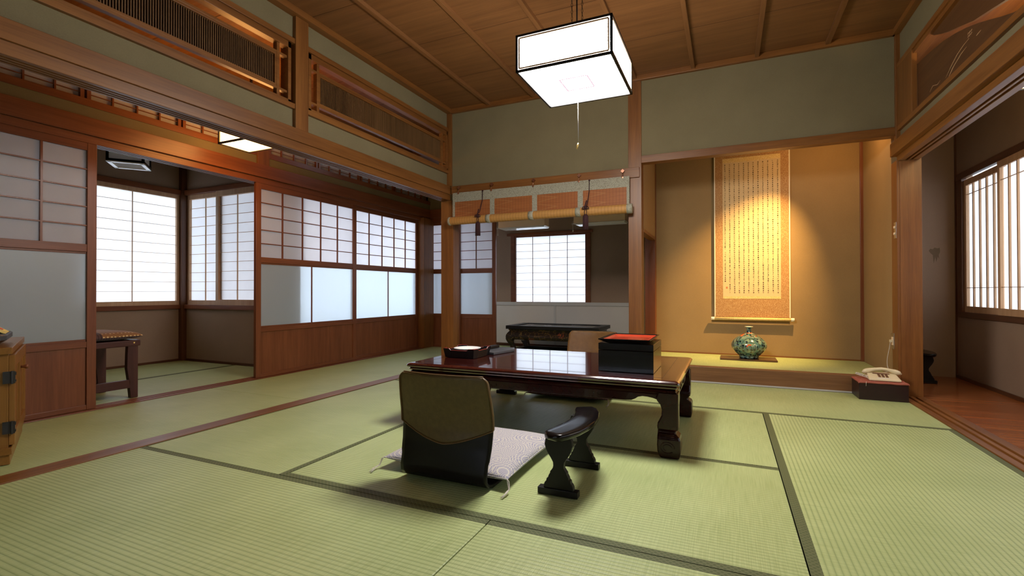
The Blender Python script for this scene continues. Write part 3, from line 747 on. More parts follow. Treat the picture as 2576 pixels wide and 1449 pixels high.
# rear room box lamps (unlit) with pull cords
for (xa, xb, yy, zb, lab) in ((-2.60, -1.985, 5.40, 1.548, 'cream box lamp in the rear room, left of the two under the blind'), (-1.625, -1.03, 5.40, 1.548, 'cream box lamp in the rear room, right of the two under the blind')):
    t = thing('box_lamp', lab, 'lamp', ((xa + xb) / 2, yy + .08, zb), group='unlit box lamps in the rear room')
    MB().box(xa, xb, yy, yy + .16, zb + .018, zb + .15).build('housing', M_CREAM, t, bevel=.004)
    mb = MB().prism([(xa - .012, zb + .018), (xa + .03, zb), (xb - .01, zb), (xb + .004, zb + .018)], 'y', yy - .006, yy + .166)
    mb.build('lower_tray', M_WHITE, t, bevel=.002)
    MB().cyl(((xa + xb) / 2, yy + .08, zb + .15), ((xa + xb) / 2, yy + .08, 2.30), .012, 10).build('stem', M_CHAIN, t)
    P = [(xa - .012, yy + .02, zb + .05), (xa - .016, yy + .02, zb + .0), (xa - .014, yy + .02, zb - .04)]
    mb = MB().tube(P, .0025, 6).tube([(xa - .014, yy + .02, zb - .04), (xa - .014, yy + .02, zb - .075)], .003, 8, .007)
    for s in (-1, 1): mb.tube([(xa - .016, yy + .02, zb + .012), (xa - .016 + s * .014, yy + .02, zb + .028), (xa - .016 + s * .010, yy + .02, zb + .004), (xa - .016, yy + .02, zb + .010)], .0018, 6)
    mb.build('pull_cord', M_CORD, t, smooth=True)

# ================= BAMBOO BLIND
XB0, XB1 = -2.612, -.787; YBL = 4.333
t = thing('bamboo_blind', 'rolled-up bamboo blind with patterned green cloth edging', 'blind', (-1.7, YBL, 1.46))
B(XB0, XB1, YBL - .003, YBL + .003, 1.708, 1.803).build('cloth_header', M_BLIND, t)
B(XB0 + .006, XB1 - .006, YBL - .001, YBL + .004, 1.52, 1.712).build('bamboo_slats', M_BAM, t)
bands = [(-2.612, -2.585), (-2.176, -2.126), (-1.719, -1.668), (-1.263, -1.213), (-.812, -.787)]
for a, b in bands: B(a, b, YBL - .0035, YBL - .0008, 1.53, 1.71).build('cloth_band', M_BLIND, t)
zc, r = 1.507, .041
MB().lathe([(r, XB0 - .01), (r, XB1 + .01)], (0, YBL - .028, zc), 28, 'x').build('roll', M_BAMR, t, smooth=False)
for a, b in [(-2.640, -2.612), (-2.20, -2.15), (-1.74, -1.688), (-1.272, -1.222), (-.805, -.757)]:
    MB().lathe([(.010, a), (r + .002, a + .001), (r + .0035, (a + b) / 2), (r + .002, b - .001), (.010, b)], (0, YBL - .028, zc), 28, 'x').build('roll_band', M_BLIND, t, smooth=True)
for hx in (-2.541, -2.160, -1.706, -1.251, -.848):
    h = MB()
    h.prism([(hx, 1.872), (hx + .018, 1.854), (hx, 1.836), (hx - .018, 1.854)], 'y', YBL - .002, YBL + .012)
    h.tube([(hx, YBL + .002, 1.84), (hx + .002, YBL - .012, 1.825), (hx, YBL - .014, 1.808), (hx - .006, YBL - .012, 1.80), (hx - .004, YBL - .008, 1.792)], .0025, 8)
    h.lathe([(.001, -.004), (.009, -.003), (.009, .003), (.001, .004)], (hx, YBL - .008, 1.795), 12, 'y')
    o = h.build('blind_hook', M_COPPER, t)
for tx in (-2.262, -1.155):
    c = MB().tube([(tx + .004, YBL - .006, 1.797), (tx + .004, YBL - .012, 1.70), (tx, YBL - .05, 1.60), (tx - .002, YBL - .075, 1.56)], .004, 8)
    c.lathe([(.001, -.006), (.008, -.005), (.008, .001), (.001, .002)], (tx + .004, YBL - .004, 1.797), 12, 'y')
    cord = c.build('tassel_cord', M_PURPLE, t, smooth=True)
    yk = YBL - .08
    k = MB()
    k.tube([(tx - .002, yk, 1.60), (tx - .012, yk, 1.565), (tx - .020, yk, 1.535), (tx - .028, yk, 1.525)], .006, 8)
    for s in (-1, 1):
        k.tube([(tx - .012, yk, 1.548), (tx - .012 + s * .024, yk - .006, 1.540), (tx - .012 + s * .032, yk - .006, 1.528), (tx - .012 + s * .014, yk - .006, 1.524), (tx - .012, yk, 1.532)], .0048, 8)
        k.tube([(tx - .012, yk, 1.53), (tx - .012 + s * .012, yk - .004, 1.50), (tx - .012 + s * .008, yk - .004, 1.468)], .003, 8)
    k.lathe([(.001, 1.522), (.012, 1.527), (.013, 1.537), (.008, 1.546), (.001, 1.549)], (tx - .012, yk, 0), 14)
    k.build('tassel_knot', M_PURPLE, t, smooth=True)
    k = MB()
    nseg = 22
    for i in range(nseg):
        a = 2 * PI * i / nseg; rr = .021
        k.tube([(tx - .012 + .010 * math.cos(a), yk + .008 * math.sin(a), 1.472), (tx - .012 + rr * math.cos(a), yk + rr * .7 * math.sin(a), 1.455), (tx - .012 + rr * 1.12 * math.cos(a), yk + rr * .8 * math.sin(a), 1.338 - .006 * random.random())], .0042, 6)
    k.lathe([(.001, 1.340), (.020, 1.340), (.020, 1.460), (.009, 1.474), (.001, 1.475)], (tx - .012, yk, 0), 16)
    k.build('tassel_fringe', M_PURPLE, t, smooth=True)

# ================= HANGING SCROLL
YS = YT - .022
t = thing('hanging_scroll', 'tall calligraphy scroll in gold-brown brocade hanging in the alcove', 'scroll', (.225, YS, .49))
sx0, sx1 = -.114, .564
B(sx0, sx1, YS, YS + .002, .515, 2.27).build('brocade_mount', M_BROC, t)
for q in (sx0, sx1 - .010): B(q, q + .010, YS - .0012, YS, .515, 2.27).build('edge_strip', M_SEDGE, t, label='pale narrow side edging')
px0, px1 = -.034, .483
B(px0, px1, YS - .0012, YS, .722, 2.075).build('paper', M_SPAPER, t)
for q in ((2.075, 2.118), (.698, .722)): B(px0, px1, YS - .0014, YS, *q).build('gold_strip', M_BROC2, t)
ink = MB()
def quad(x, z, w, h, a):
    ca, sa = math.cos(a), math.sin(a)
    vs = [ink.bm.verts.new((x + ca * u - sa * v, YS - .0019, z + sa * u + ca * v)) for u, v in ((-w, -h), (w, -h * .6), (w, h), (-w, h * .6))]
    ink.bm.faces.new(vs)
for c in range(12):
    xc = .459 - c * .0428; z = 2.052; zend = .745 if c < 11 else .86
    while z > zend:
        if not (c == 11 and 1.17 < z < 1.20):
            k = random.choice((1, 2, 3, 3, 4)); j = random.uniform(-.0008, .0008)
            for q in range(k): quad(xc + j, z + .0058 - q * .0116 / max(k, 2), random.uniform(.0035, .0066), .0011, random.uniform(-.12, .2))
            for q in range(random.choice((1, 1, 2))): quad(xc + random.uniform(-.004, .004), z, .006, .0010, random.choice((1.57, 1.0, 2.1)))
        z -= .0193
ink.build('calligraphy', M_INK, t, label='twelve columns of small brushed characters')
mb = MB(); s = .008
mb.box(.002 - s, .002 + s, YS - .0019, YS - .0015, .80, .82)
mb.build('seal', simple('seal_red', (.55, .2, .08), .8), t)
MB().lathe([(.0155, sx0), (.0155, sx1)], (0, YS - .014, .497), 24, 'x').build('roller', M_BROC2, t, smooth=True)
for a, b in ((-.147, sx0), (sx1, .594)): MB().lathe([(.001, a), (.0165, a + .0005), (.0165, b - .0005), (.001, b)], (0, YS - .014, .497), 24, 'x').build('roller_knob', simple('bone', (.85, .80, .68), .4), t, smooth=True)
MB().cyl((.225, YT - .004, 2.33), (.225, YS - .012, 2.325), .004, 8).tube([(sx0 + .1, YS, 2.27), (.225, YS - .008, 2.32), (sx1 - .1, YS, 2.27)], .003, 6).build('hanging_cord', M_CORD, t)

# ================= VASE + PLINTH
tag(B(-.058, .42, 4.95, 5.20, ZT, ZT + .016).build('display_board', simple('brown_lacquer_board', (.075, .028, .014), .2, .5, coat=.4), bevel=.002), 'thin dark brown lacquer board under the round vase', 'display board')
def vasemat():
    m, nt, out = newmat('vase_glaze'); _, o = coords(nt)
    # object coords relative to vase base; spiral seen on its front
    mp = nt.nodes.new('ShaderNodeMapping'); L(nt, o, mp.inputs['Vector']); mp.inputs['Location'].default_value = (0, 0, -.115)
    sp = nt.nodes.new('ShaderNodeSeparateXYZ'); L(nt, mp.outputs[0], sp.inputs[0])
    rr = math_(nt, 'SQRT', math_(nt, 'ADD', math_(nt, 'MULTIPLY', sp.outputs[0], sp.outputs[0]), math_(nt, 'MULTIPLY', sp.outputs[2], sp.outputs[2])))
    th = math_(nt, 'ARCTAN2', sp.outputs[2], sp.outputs[0])
    ph = math_(nt, 'ADD', math_(nt, 'MULTIPLY', rr, PI / .034), math_(nt, 'MULTIPLY', th, .5))
    line = math_(nt, 'GREATER_THAN', math_(nt, 'ABSOLUTE', math_(nt, 'SINE', ph)), .985)
    vo = nt.nodes.new('ShaderNodeTexVoronoi'); vo.inputs['Scale'].default_value = 34; vo.inputs['Randomness'].default_value = .7; L(nt, o, vo.inputs['Vector'])
    dots = math_(nt, 'LESS_THAN', vo.outputs['Distance'], .37)
    n = noise(nt, o, 25, 3)
    base = mixc(nt, ramp(nt, n, .42, .58), (.06, .150, .155), (.19, .27, .20))
    base = mixc(nt, dots, base, (.008, .022, .035))
    base = mixc(nt, line, base, (.02, .03, .03))
    # vermilion accents at shoulder and centre
    sh = math_(nt, 'MULTIPLY', math_(nt, 'GREATER_THAN', sp.outputs[2], .092), math_(nt, 'GREATER_THAN', noise(nt, o, 14, 1), .56))
    sh = math_(nt, 'MULTIPLY', sh, math_(nt, 'LESS_THAN', sp.outputs[2], .125))
    arc = math_(nt, 'MULTIPLY', math_(nt, 'LESS_THAN', math_(nt, 'ABSOLUTE', math_(nt, 'SUBTRACT', rr, .022)), .005), math_(nt, 'GREATER_THAN', th, .9))
    arc = math_(nt, 'MULTIPLY', arc, math_(nt, 'LESS_THAN', sp.outputs[1], 0))
    base = mixc(nt, math_(nt, 'MAXIMUM', sh, arc), base, (.55, .09, .02))
    lip = math_(nt, 'GREATER_THAN', sp.outputs[2], .178)
    base = mixc(nt, lip, base, (.66, .66, .52))
    bsdf(nt, out, base, .12, .5, coat=.6); return m
zb = ZT + .016
prof = [(.002, 0), (.070, 0), (.084, .004), (.086, .016), (.084, .022), (.100, .034), (.128, .062), (.148, .092), (.155, .116), (.152, .136), (.138, .160), (.112, .186), (.080, .208), (.048, .226), (.026, .238), (.019, .250), (.019, .268), (.024, .284), (.036, .293), (.036, .297), (.026, .296), (.016, .285), (.014, .26)]
o = MB().lathe(prof, (.19, 5.075, zb), 64, cap=False).build('vase', vasemat(), smooth=True)
tag(o, 'squat round blue-green vase with spiral and dot pattern and thin neck', 'vase')

# ================= LOW TABLE
tx0, tx1, ty0, ty1, tz = -1.692, -.220, 2.335, 3.205, .36
t = thing('low_table', 'large glossy red-brown lacquered low table with carved legs', 'table', (-.956, 2.77, 0.0))
def rrect(o, z, c=.012):
    a0, a1, b0, b1 = tx0 - o, tx1 + o, ty0 - o, ty1 + o
    P = []
    for (cx, cy, s) in ((a1 - c, b1 - c, 0), (a0 + c, b1 - c, 1), (a0 + c, b0 + c, 2), (a1 - c, b0 + c, 3)):
        for k in range(5):
            a = PI / 2 * (s + k / 4); P.append((cx + c * math.cos(a), cy + c * math.sin(a), z))
    return P
prof = [(-.02, .318), (.004, .319), (.010, .323), (.012, .328), (.006, .331), (.010, .334), (.019, .338), (.022, .345), (.020, .352), (.012, .3575), (.004, .3595), (0, .36)]
mb = MB().rings([rrect(o_, z_) for o_, z_ in prof])
mb.build('tabletop', M_LAC, t, smooth=False, bevel=0)
mb = MB()
for o_, z_ in (): pass
ix0, ix1, iy0, iy1 = tx0 + .06, tx1 - .06, ty0 + .06, ty1 - .06
for a in ((ix0, ix1, iy0, iy0 + .0018), (ix0, ix1, iy1 - .0018, iy1), (ix0, ix0 + .0018, iy0, iy1), (ix1 - .0018, ix1, iy0, iy1)):
    mb.box(*a, tz - .001, tz + .0004)
mb.build('inlay_line', simple('table_inlay', (.012, .004, .004), .3, coat=.4), t)
# moulded neck under the top
mb = MB().rings([rrect(o_, z_) for o_, z_ in [(-.03, .290), (-.006, .292), (.002, .300), (.008, .306), (.004, .313), (-.004, .318)]])
mb.build('frieze', M_LAC2, t)
lw = .095
def apron(axis):
    a0, a1 = (tx0, tx1) if axis == 'x' else (ty0, ty1)
    a0 += .07; a1 -= .07
    top = .292; P = [(a0, top), (a1, top)]
    cs = [(0, .268), (.012, .2665), (.03, .272), (.055, .276), (.078, .277), (.098, .272), (.112, .262), (.13, .254), (.16, .252), (.3, .250)]
    right = [(a1 - d, z) for d, z in cs]; left = [(a0 + d, z) for d, z in cs]
    return P + right + left[::-1]
mb = MB()
mb.prism(apron('x'), 'y', ty0 + .004, ty0 + .026).prism(apron('x'), 'y', ty1 - .026, ty1 - .004)
mb.prism(apron('y'), 'x', tx0 + .004, tx0 + .026).prism(apron('y'), 'x', tx1 - .026, tx1 - .004)
mb.build('apron', M_LAC2, t, bevel=.002)
mb = MB()
def swirl(cx, z, pl, s, dirn='y'):
    P = []
    for i in range(22):
        a = i / 21 * PI * 2.4; r_ = .004 + .010 * (i / 21); q = cx + s * (r_ * math.cos(a) + .03 * i / 21); h = z + r_ * .7 * math.sin(a)
        P.append((q, pl, h) if dirn == 'y' else (pl, q, h))
    MB().tube(P, .0014, 5).build('carved_scroll', M_LAC2, t, smooth=True)
for cx in (-1.25, -.955, -.62):
    for s in (-1, 1):
        swirl(cx + s * .03, .272, ty0 + .003, s); swirl(cx + s * .075, .266, ty0 + .003, s)
for s in (-1, 1): swirl(2.77 + s * .03, .272, tx1 - .003, s, 'x'); swirl(2.77 + s * .08, .266, tx1 - .003, s, 'x')
LEG = [(.300, .0, .092), (.276, .0, .100), (.262, -.0, .094), (.245, .0, .080), (.222, .0, .073), (.195, .0, .075), (.175, .0, .084), (.160, .0, .092), (.145, .0, .094), (.134, .001, .093), (.126, .010, .093), (.119, .014, .093), (.112, .010, .093), (.100, -.004, .093), (.088, -.009, .093), (.060, -.010, .094), (.03, -.009, .092), (.012, -.006, .086), (.002, -.003, .080)]
def leg(cx, cy, sx, sy):
    rs = []
    for z, o_, i_ in LEG:
        xo, xi = cx + sx * (-o_), cx - sx * i_; yo, yi = cy + sy * (-o_), cy - sy * i_
        c = .006
        a, b = sorted((xo, xi)); d, e_ = sorted((yo, yi))
        rs.append([(a + c, d, z), (b - c, d, z), (b, d + c, z), (b, e_ - c, z), (b - c, e_, z), (a + c, e_, z), (a, e_ - c, z), (a, d + c, z)])
    return MB().rings(rs)
for sx, cx in ((-1, tx0 - .014), (1, tx1 + .014)):
    for sy, cy in ((-1, ty0 - .052 + .0), (1, ty1 + .004)):
        cy2 = ty0 - .05 if sy < 0 else ty1 + .01
        lg = leg(cx, cy2 if sy > 0 else ty0 - .006, sx, sy).build('leg', M_LAC2, t, smooth=False, bevel=.0015)
        mb = MB(); fx = cx - sx * .047; yy = (ty0 - .006 - .011) if sy < 0 else (ty1 + .021)
        for k, R_ in enumerate((.028, .017)):
            P = [(fx + R_ * math.cos(a) * (1.1), yy, .052 + R_ * math.sin(a) * .9) for a in [2 * PI * i / 16 for i in range(15 - 3 * k)]]
            mb.tube(P, .0022, 6)
        for k in range(4): mb.tube([(fx - .03, yy + (.004 if k > 1 else 0) * (1 if sy < 0 else -1), .088 + .008 * k), (fx + .03, yy + (.004 if k > 1 else 0) * (1 if sy < 0 else -1), .088 + .008 * k)], .0015, 5)
        mb.build('foot_carving', M_LAC2, lg, smooth=True)

# ================= LEGLESS CHAIRS
def chair(loc, label, front_leather, rot=0., group='legless chairs at the low table'):
    t = thing('legless_chair', label, 'chair', loc, rot, group, local=True)
    # local: x across, +y forward, back edge at y~0
    prof = [(.438, -.020), (.40, -.014), (.34, -.002), (.28, .010), (.22, .014), (.16, .006), (.10, -.010), (.06, -.020), (.034, -.018), (.016, -.002), (.006, .03), (.004, .10), (.004, .20), (.004, .34), (.004, .42)]
    def P(v):
        n = len(prof) - 1; q = v * n; i = min(int(q), n - 1); s = q - i
        z = prof[i][0] * (1 - s) + prof[i + 1][0] * s; y = prof[i][1] * (1 - s) + prof[i + 1][1] * s; return z, y
    def half(z, v):
        w = .200
        if z > .10: w = .203 + .010 * math.sin((z - .10) / .34 * PI) - .004 * (z - .1) / .34
        if z > .412: k = (z - .412) / .0262; w -= .026 * (1 - math.sqrt(max(0, 1 - k * k)))
        return w
    def shell(u, v):
        z, y = P(v); w = half(z, v); s = (u * 2 - 1)
        bow = -.022 * (1 - s * s) * min(1, max(0, (z - .03) / .15))
        return (w * s, y + bow, z)
    MB().surf(shell, 24, 56).build('shell', M_SHELL, t, smooth=True, solid=.010)
    def cover(u, v):
        s = u * 2 - 1
        zb = .232 - .068 * (1 - abs(s) ** 1.5)
        z = .4395 - v * (.4395 - zb)
        # find y at z
        for i in range(len(prof) - 1):
            if prof[i][0] >= z >= prof[i + 1][0]:
                f = (prof[i][0] - z) / (prof[i][0] - prof[i + 1][0]); y = prof[i][1] * (1 - f) + prof[i + 1][1] * f; break
        else: y = prof[0][1]
        w = half(min(z, .437), 0) + .004
        return (w * s, y - .022 * (1 - s * s) * min(1, max(0, (z - .03) / .15)), z)
    MB().surf(cover, 24, 30).build('slip_cover', M_LEATH if front_leather else M_COVER, t, smooth=True, solid=.016)
    e = MB(); e.tube([Vector(cover(i / 24, 1)) + Vector((0, -.009, 0)) for i in range(25)], .0032, 6)
    e.tube([Vector(cover(i / 24, 0)) + Vector((0, -.002, .002)) for i in range(25)], .004, 6)
    e.tube([Vector(cover(1, i / 24)) + Vector((0, -.009, 0)) for i in range(25)], .003, 6).tube([Vector(cover(0, i / 24)) + Vector((0, -.009, 0)) for i in range(25)], .003, 6)
    e.build('piping', M_TRIMG, t, smooth=True)
    return t
c1 = chair((-1.043, 1.668, 0), 'legless chair with olive-brown back cover, nearer to the viewer', False)
c2 = chair((-1.00, 3.855, 0), 'legless chair with shiny tan leather back, across the table', True, PI)

def cushion(cx, cy, w, d, h, mat_, label, rot, z=.012, tassel=True, tm=M_CORD):
    t = thing('floor_cushion', label, 'cushion', (cx, cy, z), rot, 'floor cushions on the legless chairs', local=True)
    def S(sign):
        def f(u, v):
            a, b = math.sin((u - .5) * PI), math.sin((v - .5) * PI)
            k = (1 - abs(a) ** 3.2) * (1 - abs(b) ** 3.2)
            pin = 1 - .035 * (1 - abs(a) ** 2) * abs(b) - .0
            pinx = 1 - .035 * (1 - abs(b) ** 2) * abs(a)
            zz = h * .42 + sign * h * .5 * (max(k, 0) ** .42)
            return (a * w / 2 * pinx, b * d / 2 * pin, max(zz, .001))
        return f
    MB().surf(S(1), 36, 36).surf(S(-1), 36, 36).build('pad', mat_, t, smooth=True)
    e = MB(); f = S(0); n = 24
    P = [f(i / n, 0) for i in range(n)] + [f(1, i / n) for i in range(n)] + [f(1 - i / n, 1) for i in range(n)] + [f(0, 1 - i / n) for i in range(n)] + [f(0, 0)]
    e.tube(P, .0025, 6); e.build('seam_piping', mat_, t, smooth=True)
    if tassel:
        for sx in (-1, 1):
            for sy in (-1, 1):
                bx, by = sx * w / 2, sy * d / 2; e = MB()
                for k in range(4):
                    j = [random.uniform(-.006, .006) for _ in range(4)]
                    e.tube([(bx, by, h * .45), (bx + sx * .006 + j[0], by + sy * .006, h * .35), (bx + sx * .012 + j[1], by + sy * .016, .004), (bx + sx * .014 + j[2], by + sy * .045 + j[3], .0), (bx + sx * .012 + j[3], by + sy * .075, -.006)], .0016, 5)
                e.build('corner_tassel', tm, t, smooth=True)
    return t
cushion(-1.075, 1.995, .60, .585, .082, M_CUSH, 'blue-grey floor cushion with cream wave pattern on the nearer chair', math.radians(-1))
cushion(-1.045, 3.56, .60, .60, .055, M_CUSH2, 'plain plum-brown floor cushion half hidden under the far side of the table', 0.)

# ================= ARMRESTS
def armrest(loc, label):
    t = thing('armrest', label, 'armrest', loc, 0, 'black wooden armrests', local=True)
    H = .252
    C = [(-.004, -.245), (.012, -.20), (.030, -.14), (.044, -.07), (.050, 0), (.046, .07), (.032, .14), (.012, .19), (-.010, .225)]
    Wd = [.036, .050, .055, .054, .053, .052, .052, .050, .036]
    n = 20; rs = []
    pr = [(-1, 0), (-.99, .5), (-.93, .85), (-.82, 1), (-.4, 1.02), (.4, 1.02), (.82, 1), (.93, .85), (.99, .5), (1, 0), (.96, -.5), (.84, -.8), (.5, -1), (-.5, -1), (-.84, -.8), (-.96, -.5)]
    def cen(s):
        q = s * (len(C) - 1); i = min(int(q), len(C) - 2); f = q - i
        return Vector((C[i][0] * (1 - f) + C[i + 1][0] * f, C[i][1] * (1 - f) + C[i + 1][1] * f)), Wd[i] * (1 - f) + Wd[i + 1] * f
    NN = 40
    for k in range(NN + 1):
        s = k / NN; c, w = cen(s); a, _ = cen(max(0, s - .06)); b, _ = cen(min(1, s + .06)); tt = (b - a).normalized(); nn = Vector((tt.y, -tt.x))
        e = min(s, 1 - s); cap = math.sqrt(max(0.0, 1 - (1 - min(1, e / .055)) ** 2)); hh = .014 * max(cap, .12); w *= max(cap, .15)
        rs.append([(c.x + nn.x * w * p[0], c.y + nn.y * w * p[0], H - .014 + hh * p[1]) for p in pr])
    MB().rings(rs).build('arm_top', M_BLK, t, smooth=True)
    prof = [(.224, .046), (.208, .052), (.190, .055), (.172, .050), (.155, .041), (.139, .030), (.124, .0215), (.112, .0205), (.103, .022), (.095, .027), (.088, .033), (.082, .033), (.078, .036), (.070, .040), (.064, .041), (.060, .047), (.050, .049), (.045, .054), (.036, .058), (.024, .059)]
    for yy in (-.16, .16):
        P = [(w, z) for z, w in prof] + [(-w, z) for z, w in reversed(prof)]
        MB().prism([(p[0] + .003, p[1]) for p in P], 'y', yy - .012, yy + .012).build('leg', M_BLKM, t, bevel=.002)
        MB().box(-.079, .079, yy - .017, yy + .017, 0, .024).build('foot', M_BLKM, t, bevel=.002)
    return t
a1 = armrest((-.588, 1.907, 0), 'black wooden armrest with curved top beside the nearer chair')
for i, (x, y, lab) in enumerate(((-1.525, 3.47, 'black wooden armrest mostly hidden behind the far left of the table'), (1.517, 5.265, 'black wooden armrest standing in the veranda corner'))):
    c = dup(a1); c.location = (x, y, 0); c['label'] = lab

# ================= THINGS ON THE TABLE
t = thing('serving_tray', 'deep black lacquer tray with red rim and notched sides on the left of the table', 'tray', (-1.53, 2.70, tz))
cx, cy = -1.520, 2.700
def octo(s, z, ch, dx=0):
    c = [(s, -s + ch), (s, s - ch), (s - ch, s), (-s + ch, s), (-s, s - ch), (-s, -s + ch), (-s + ch, -s), (s - ch, -s)]
    return [(cx + p[0], cy + p[1], z) for p in c]
def notchring(s, z, dip, ch=.012):
    P = []
    for k in range(4):
        for u, dz in ((-1, 0), (-.62, 0), (-.5, -dip), (0, -dip), (.5, -dip), (.62, 0), (.96, 0)):
            a = k * PI / 2; x_, y_ = s, s * u
            if abs(u) > .9: x_ = s - .006
            P.append((cx + x_ * math.cos(a) - y_ * math.sin(a), cy + x_ * math.sin(a) + y_ * math.cos(a), z + dz))
    return P
mb = MB().rings([notchring(.104, tz + .002, 0), notchring(.114, tz + .058, .011), notchring(.108, tz + .058, .011), notchring(.099, tz + .008, 0)])
mb.build('tray_body', M_BLKM, t, bevel=.001)
rim = notchring(.111, tz + .0585, .011); rim.append(rim[0])
MB().tube(rim, .0024, 6).build('red_rim', M_REDED, t)
MB().lathe([(.002, tz + .03), (.04, tz + .03), (.055, tz + .035), (.085, tz + .053), (.087, tz + .0555), (.084, tz + .0555), (.052, tz + .040), (.002, tz + .038)], (cx, cy, 0), 48).build('dish', M_WHITE, t, smooth=True, label='round white dish inside the tray')
# flat dark case + remote
o = MB().prism([(-1.405, 2.815), (-1.385, 2.808), (-1.335, 3.03), (-1.375, 3.12), (-1.505, 3.12), (-1.50, 2.84)], 'z', tz + .001, tz + .018).build('flat_case', M_GREYD, bevel=.003)
tag(o, 'flat dark grey case lying right of the lacquer tray', 'case')
t = thing('remote_control', 'slim black remote control resting behind the lacquer tray on the grey case', 'remote control', (-1.50, 2.99, tz + .019), math.radians(-6), local=True)
MB().box(-.022, .022, -.085, .085, 0, .018).build('casing', M_BLKM, t, bevel=.003)
mb = MB()
for i in range(3):
    for j in range(6): mb.box(-.015 + i * .011, -.008 + i * .011, -.06 + j * .02, -.052 + j * .02, .018, .0195)
mb.build('buttons', M_GREYD, t)
# tea box
bx0, bx1, by0, by1 = -.614, -.335, 2.480, 2.790
t = thing('lacquer_box', 'square black lacquer box with lid on the right end of the table', 'box', (-.475, 2.635, tz))
B(bx0, bx1, by0, by1, tz + .001, tz + .110).build('body', M_BLK, t, bevel=.0015)
mb = MB().box(bx0, bx1, by0, by1, tz + .112, tz + .146)
mb.build('lid', M_BLK, t, bevel=.002)
t = thing('flat_tray', 'shallow tray with vermilion inside and black rim on top of the lacquer box', 'tray', (-.475, 2.63, tz + .147))
ax, ay = -.476, 2.622
def rr(sx, sy, z): return [(ax - sx, ay - sy, z), (ax + sx, ay - sy, z), (ax + sx, ay + sy, z), (ax - sx, ay + sy, z)]
z0 = tz + .148
MB().rings([rr(.092, .137, z0), rr(.130, .178, z0 + .020), rr(.130, .178, z0 + .024), rr(.1225, .1705, z0 + .024), rr(.0925, .1375, z0 + .006)], cap=False).box(ax - .0925, ax + .0925, ay - .1375, ay + .1375, z0, z0 + .0055).build('outer_body', M_BLK, t)
MB().rings([rr(.0975, .1435, z0 + .0125), rr(.1225, .1695, z0 + .0225)], cap=False).box(ax - .0975, ax + .0975, ay - .1435, ay + .1435, z0 + .0112, z0 + .0125).build('red_interior', M_RED, t)

# ================= ALTAR TABLE (rear room)
ax0, ax1, ay0, ay1, az = -2.545, -1.355, 5.50, 6.10, .345
t = thing('kang_table', 'ornate black low table with gold flower apron standing in the rear room', 'table', ((ax0 + ax1) / 2, 5.8, 0))
mb = MB().box(ax0, ax1, ay0, ay1, az - .042, az - .012)
mb.box(ax0, ax1, ay0, ay0 + .07, az - .012, az).box(ax0, ax1, ay1 - .07, ay1, az - .012, az).box(ax0, ax0 + .09, ay0 + .07, ay1 - .07, az - .012, az).box(ax1 - .09, ax1, ay0 + .07, ay1 - .07, az - .012, az)
mb.build('tabletop', M_BLKM, t, bevel=.002)
def inlay():
    m, nt, out = newmat('shell_inlay'); v, o = coords(nt)
    a = noise(nt, v, 5, 2); b = noise(nt, v, 60, 3)
    f = math_(nt, 'MULTIPLY', math_(nt, 'GREATER_THAN', a, .55), math_(nt, 'GREATER_THAN', b, .5))
    bsdf(nt, out, mixc(nt, f, (.02, .02, .02), (.6, .57, .62)), .25, .5); return m
B(ax0 + .09, ax1 - .09, ay0 + .07, ay1 - .07, az - .012, az - .0095).build('inlaid_panel', inlay(), t, label='recessed top panel with pale shell inlay')
def goldflower():
    m, nt, out = newmat('gold_flower_lacquer'); v, o = coords(nt)
    vo = nt.nodes.new('ShaderNodeTexVoronoi'); vo.inputs['Scale'].default_value = 16; vo.feature = 'DISTANCE_TO_EDGE'; L(nt, v, vo.inputs['Vector'])
    vp = nt.nodes.new('ShaderNodeTexVoronoi'); vp.inputs['Scale'].default_value = 5.5; L(nt, v, vp.inputs['Vector'])
    ed = math_(nt, 'LESS_THAN', vo.outputs['Distance'], .05)
    n = noise(nt, v, 50, 2)
    f = math_(nt, 'MULTIPLY', ed, math_(nt, 'GREATER_THAN', n, .47))
    fl = math_(nt, 'MULTIPLY', math_(nt, 'LESS_THAN', vp.outputs['Distance'], .22), math_(nt, 'GREATER_THAN', n, .52))
    c = mixc(nt, f, (.012, .008, .006), (.10, .058, .018)); c = mixc(nt, fl, c, (.16, .035, .014))
    bsdf(nt, out, c, .3, .5, coat=.3); return m
M_GF = goldflower()
sec = [(-.006, .303), (.004, .298), (-.002, .288), (-.010, .278), (-.004, .270), (.012, .252), (.026, .228), (.030, .208), (.024, .190), (.012, .176)]
def aring(o, z): return [(ax0 + .035 - o, ay0 + .03 - o, z), (ax1 - .035 + o, ay0 + .03 - o, z), (ax1 - .035 + o, ay1 - .03 + o, z), (ax0 + .035 - o, ay1 - .03 + o, z)]
MB().rings([aring(o_, z_) for o_, z_ in sec], cap=False).build('apron', M_GF, t, solid=.012, bevel=0)
MB().rings([aring(-.004, .303), aring(-.004, .27)], cap=True).build('waist', M_BLKM, t)
for sx in (0, 1):
    for sy in (0, 1):
        ex = ax0 + .035 if sx == 0 else ax1 - .035; ey = ay0 + .03 if sy == 0 else ay1 - .03
        dx = -1 if sx == 0 else 1; dy = -1 if sy == 0 else 1
        rs = []
        for z, o_, w in ((.262, .0, .10), (.235, .020, .11), (.205, .035, .105), (.175, .035, .09), (.145, .024, .07), (.115, .006, .058), (.085, -.008, .055), (.06, -.008, .062), (.045, .004, .075), (.035, .008, .078)):
            x_, y_ = ex + dx * o_, ey + dy * o_
            a, b = sorted((x_, x_ - dx * w)); c, d = sorted((y_, y_ - dy * w))
            rs.append([(a, c, z), (b, c, z), (b, d, z), (a, d, z)])
        MB().rings(rs).build('leg', M_GF, t, bevel=.006)
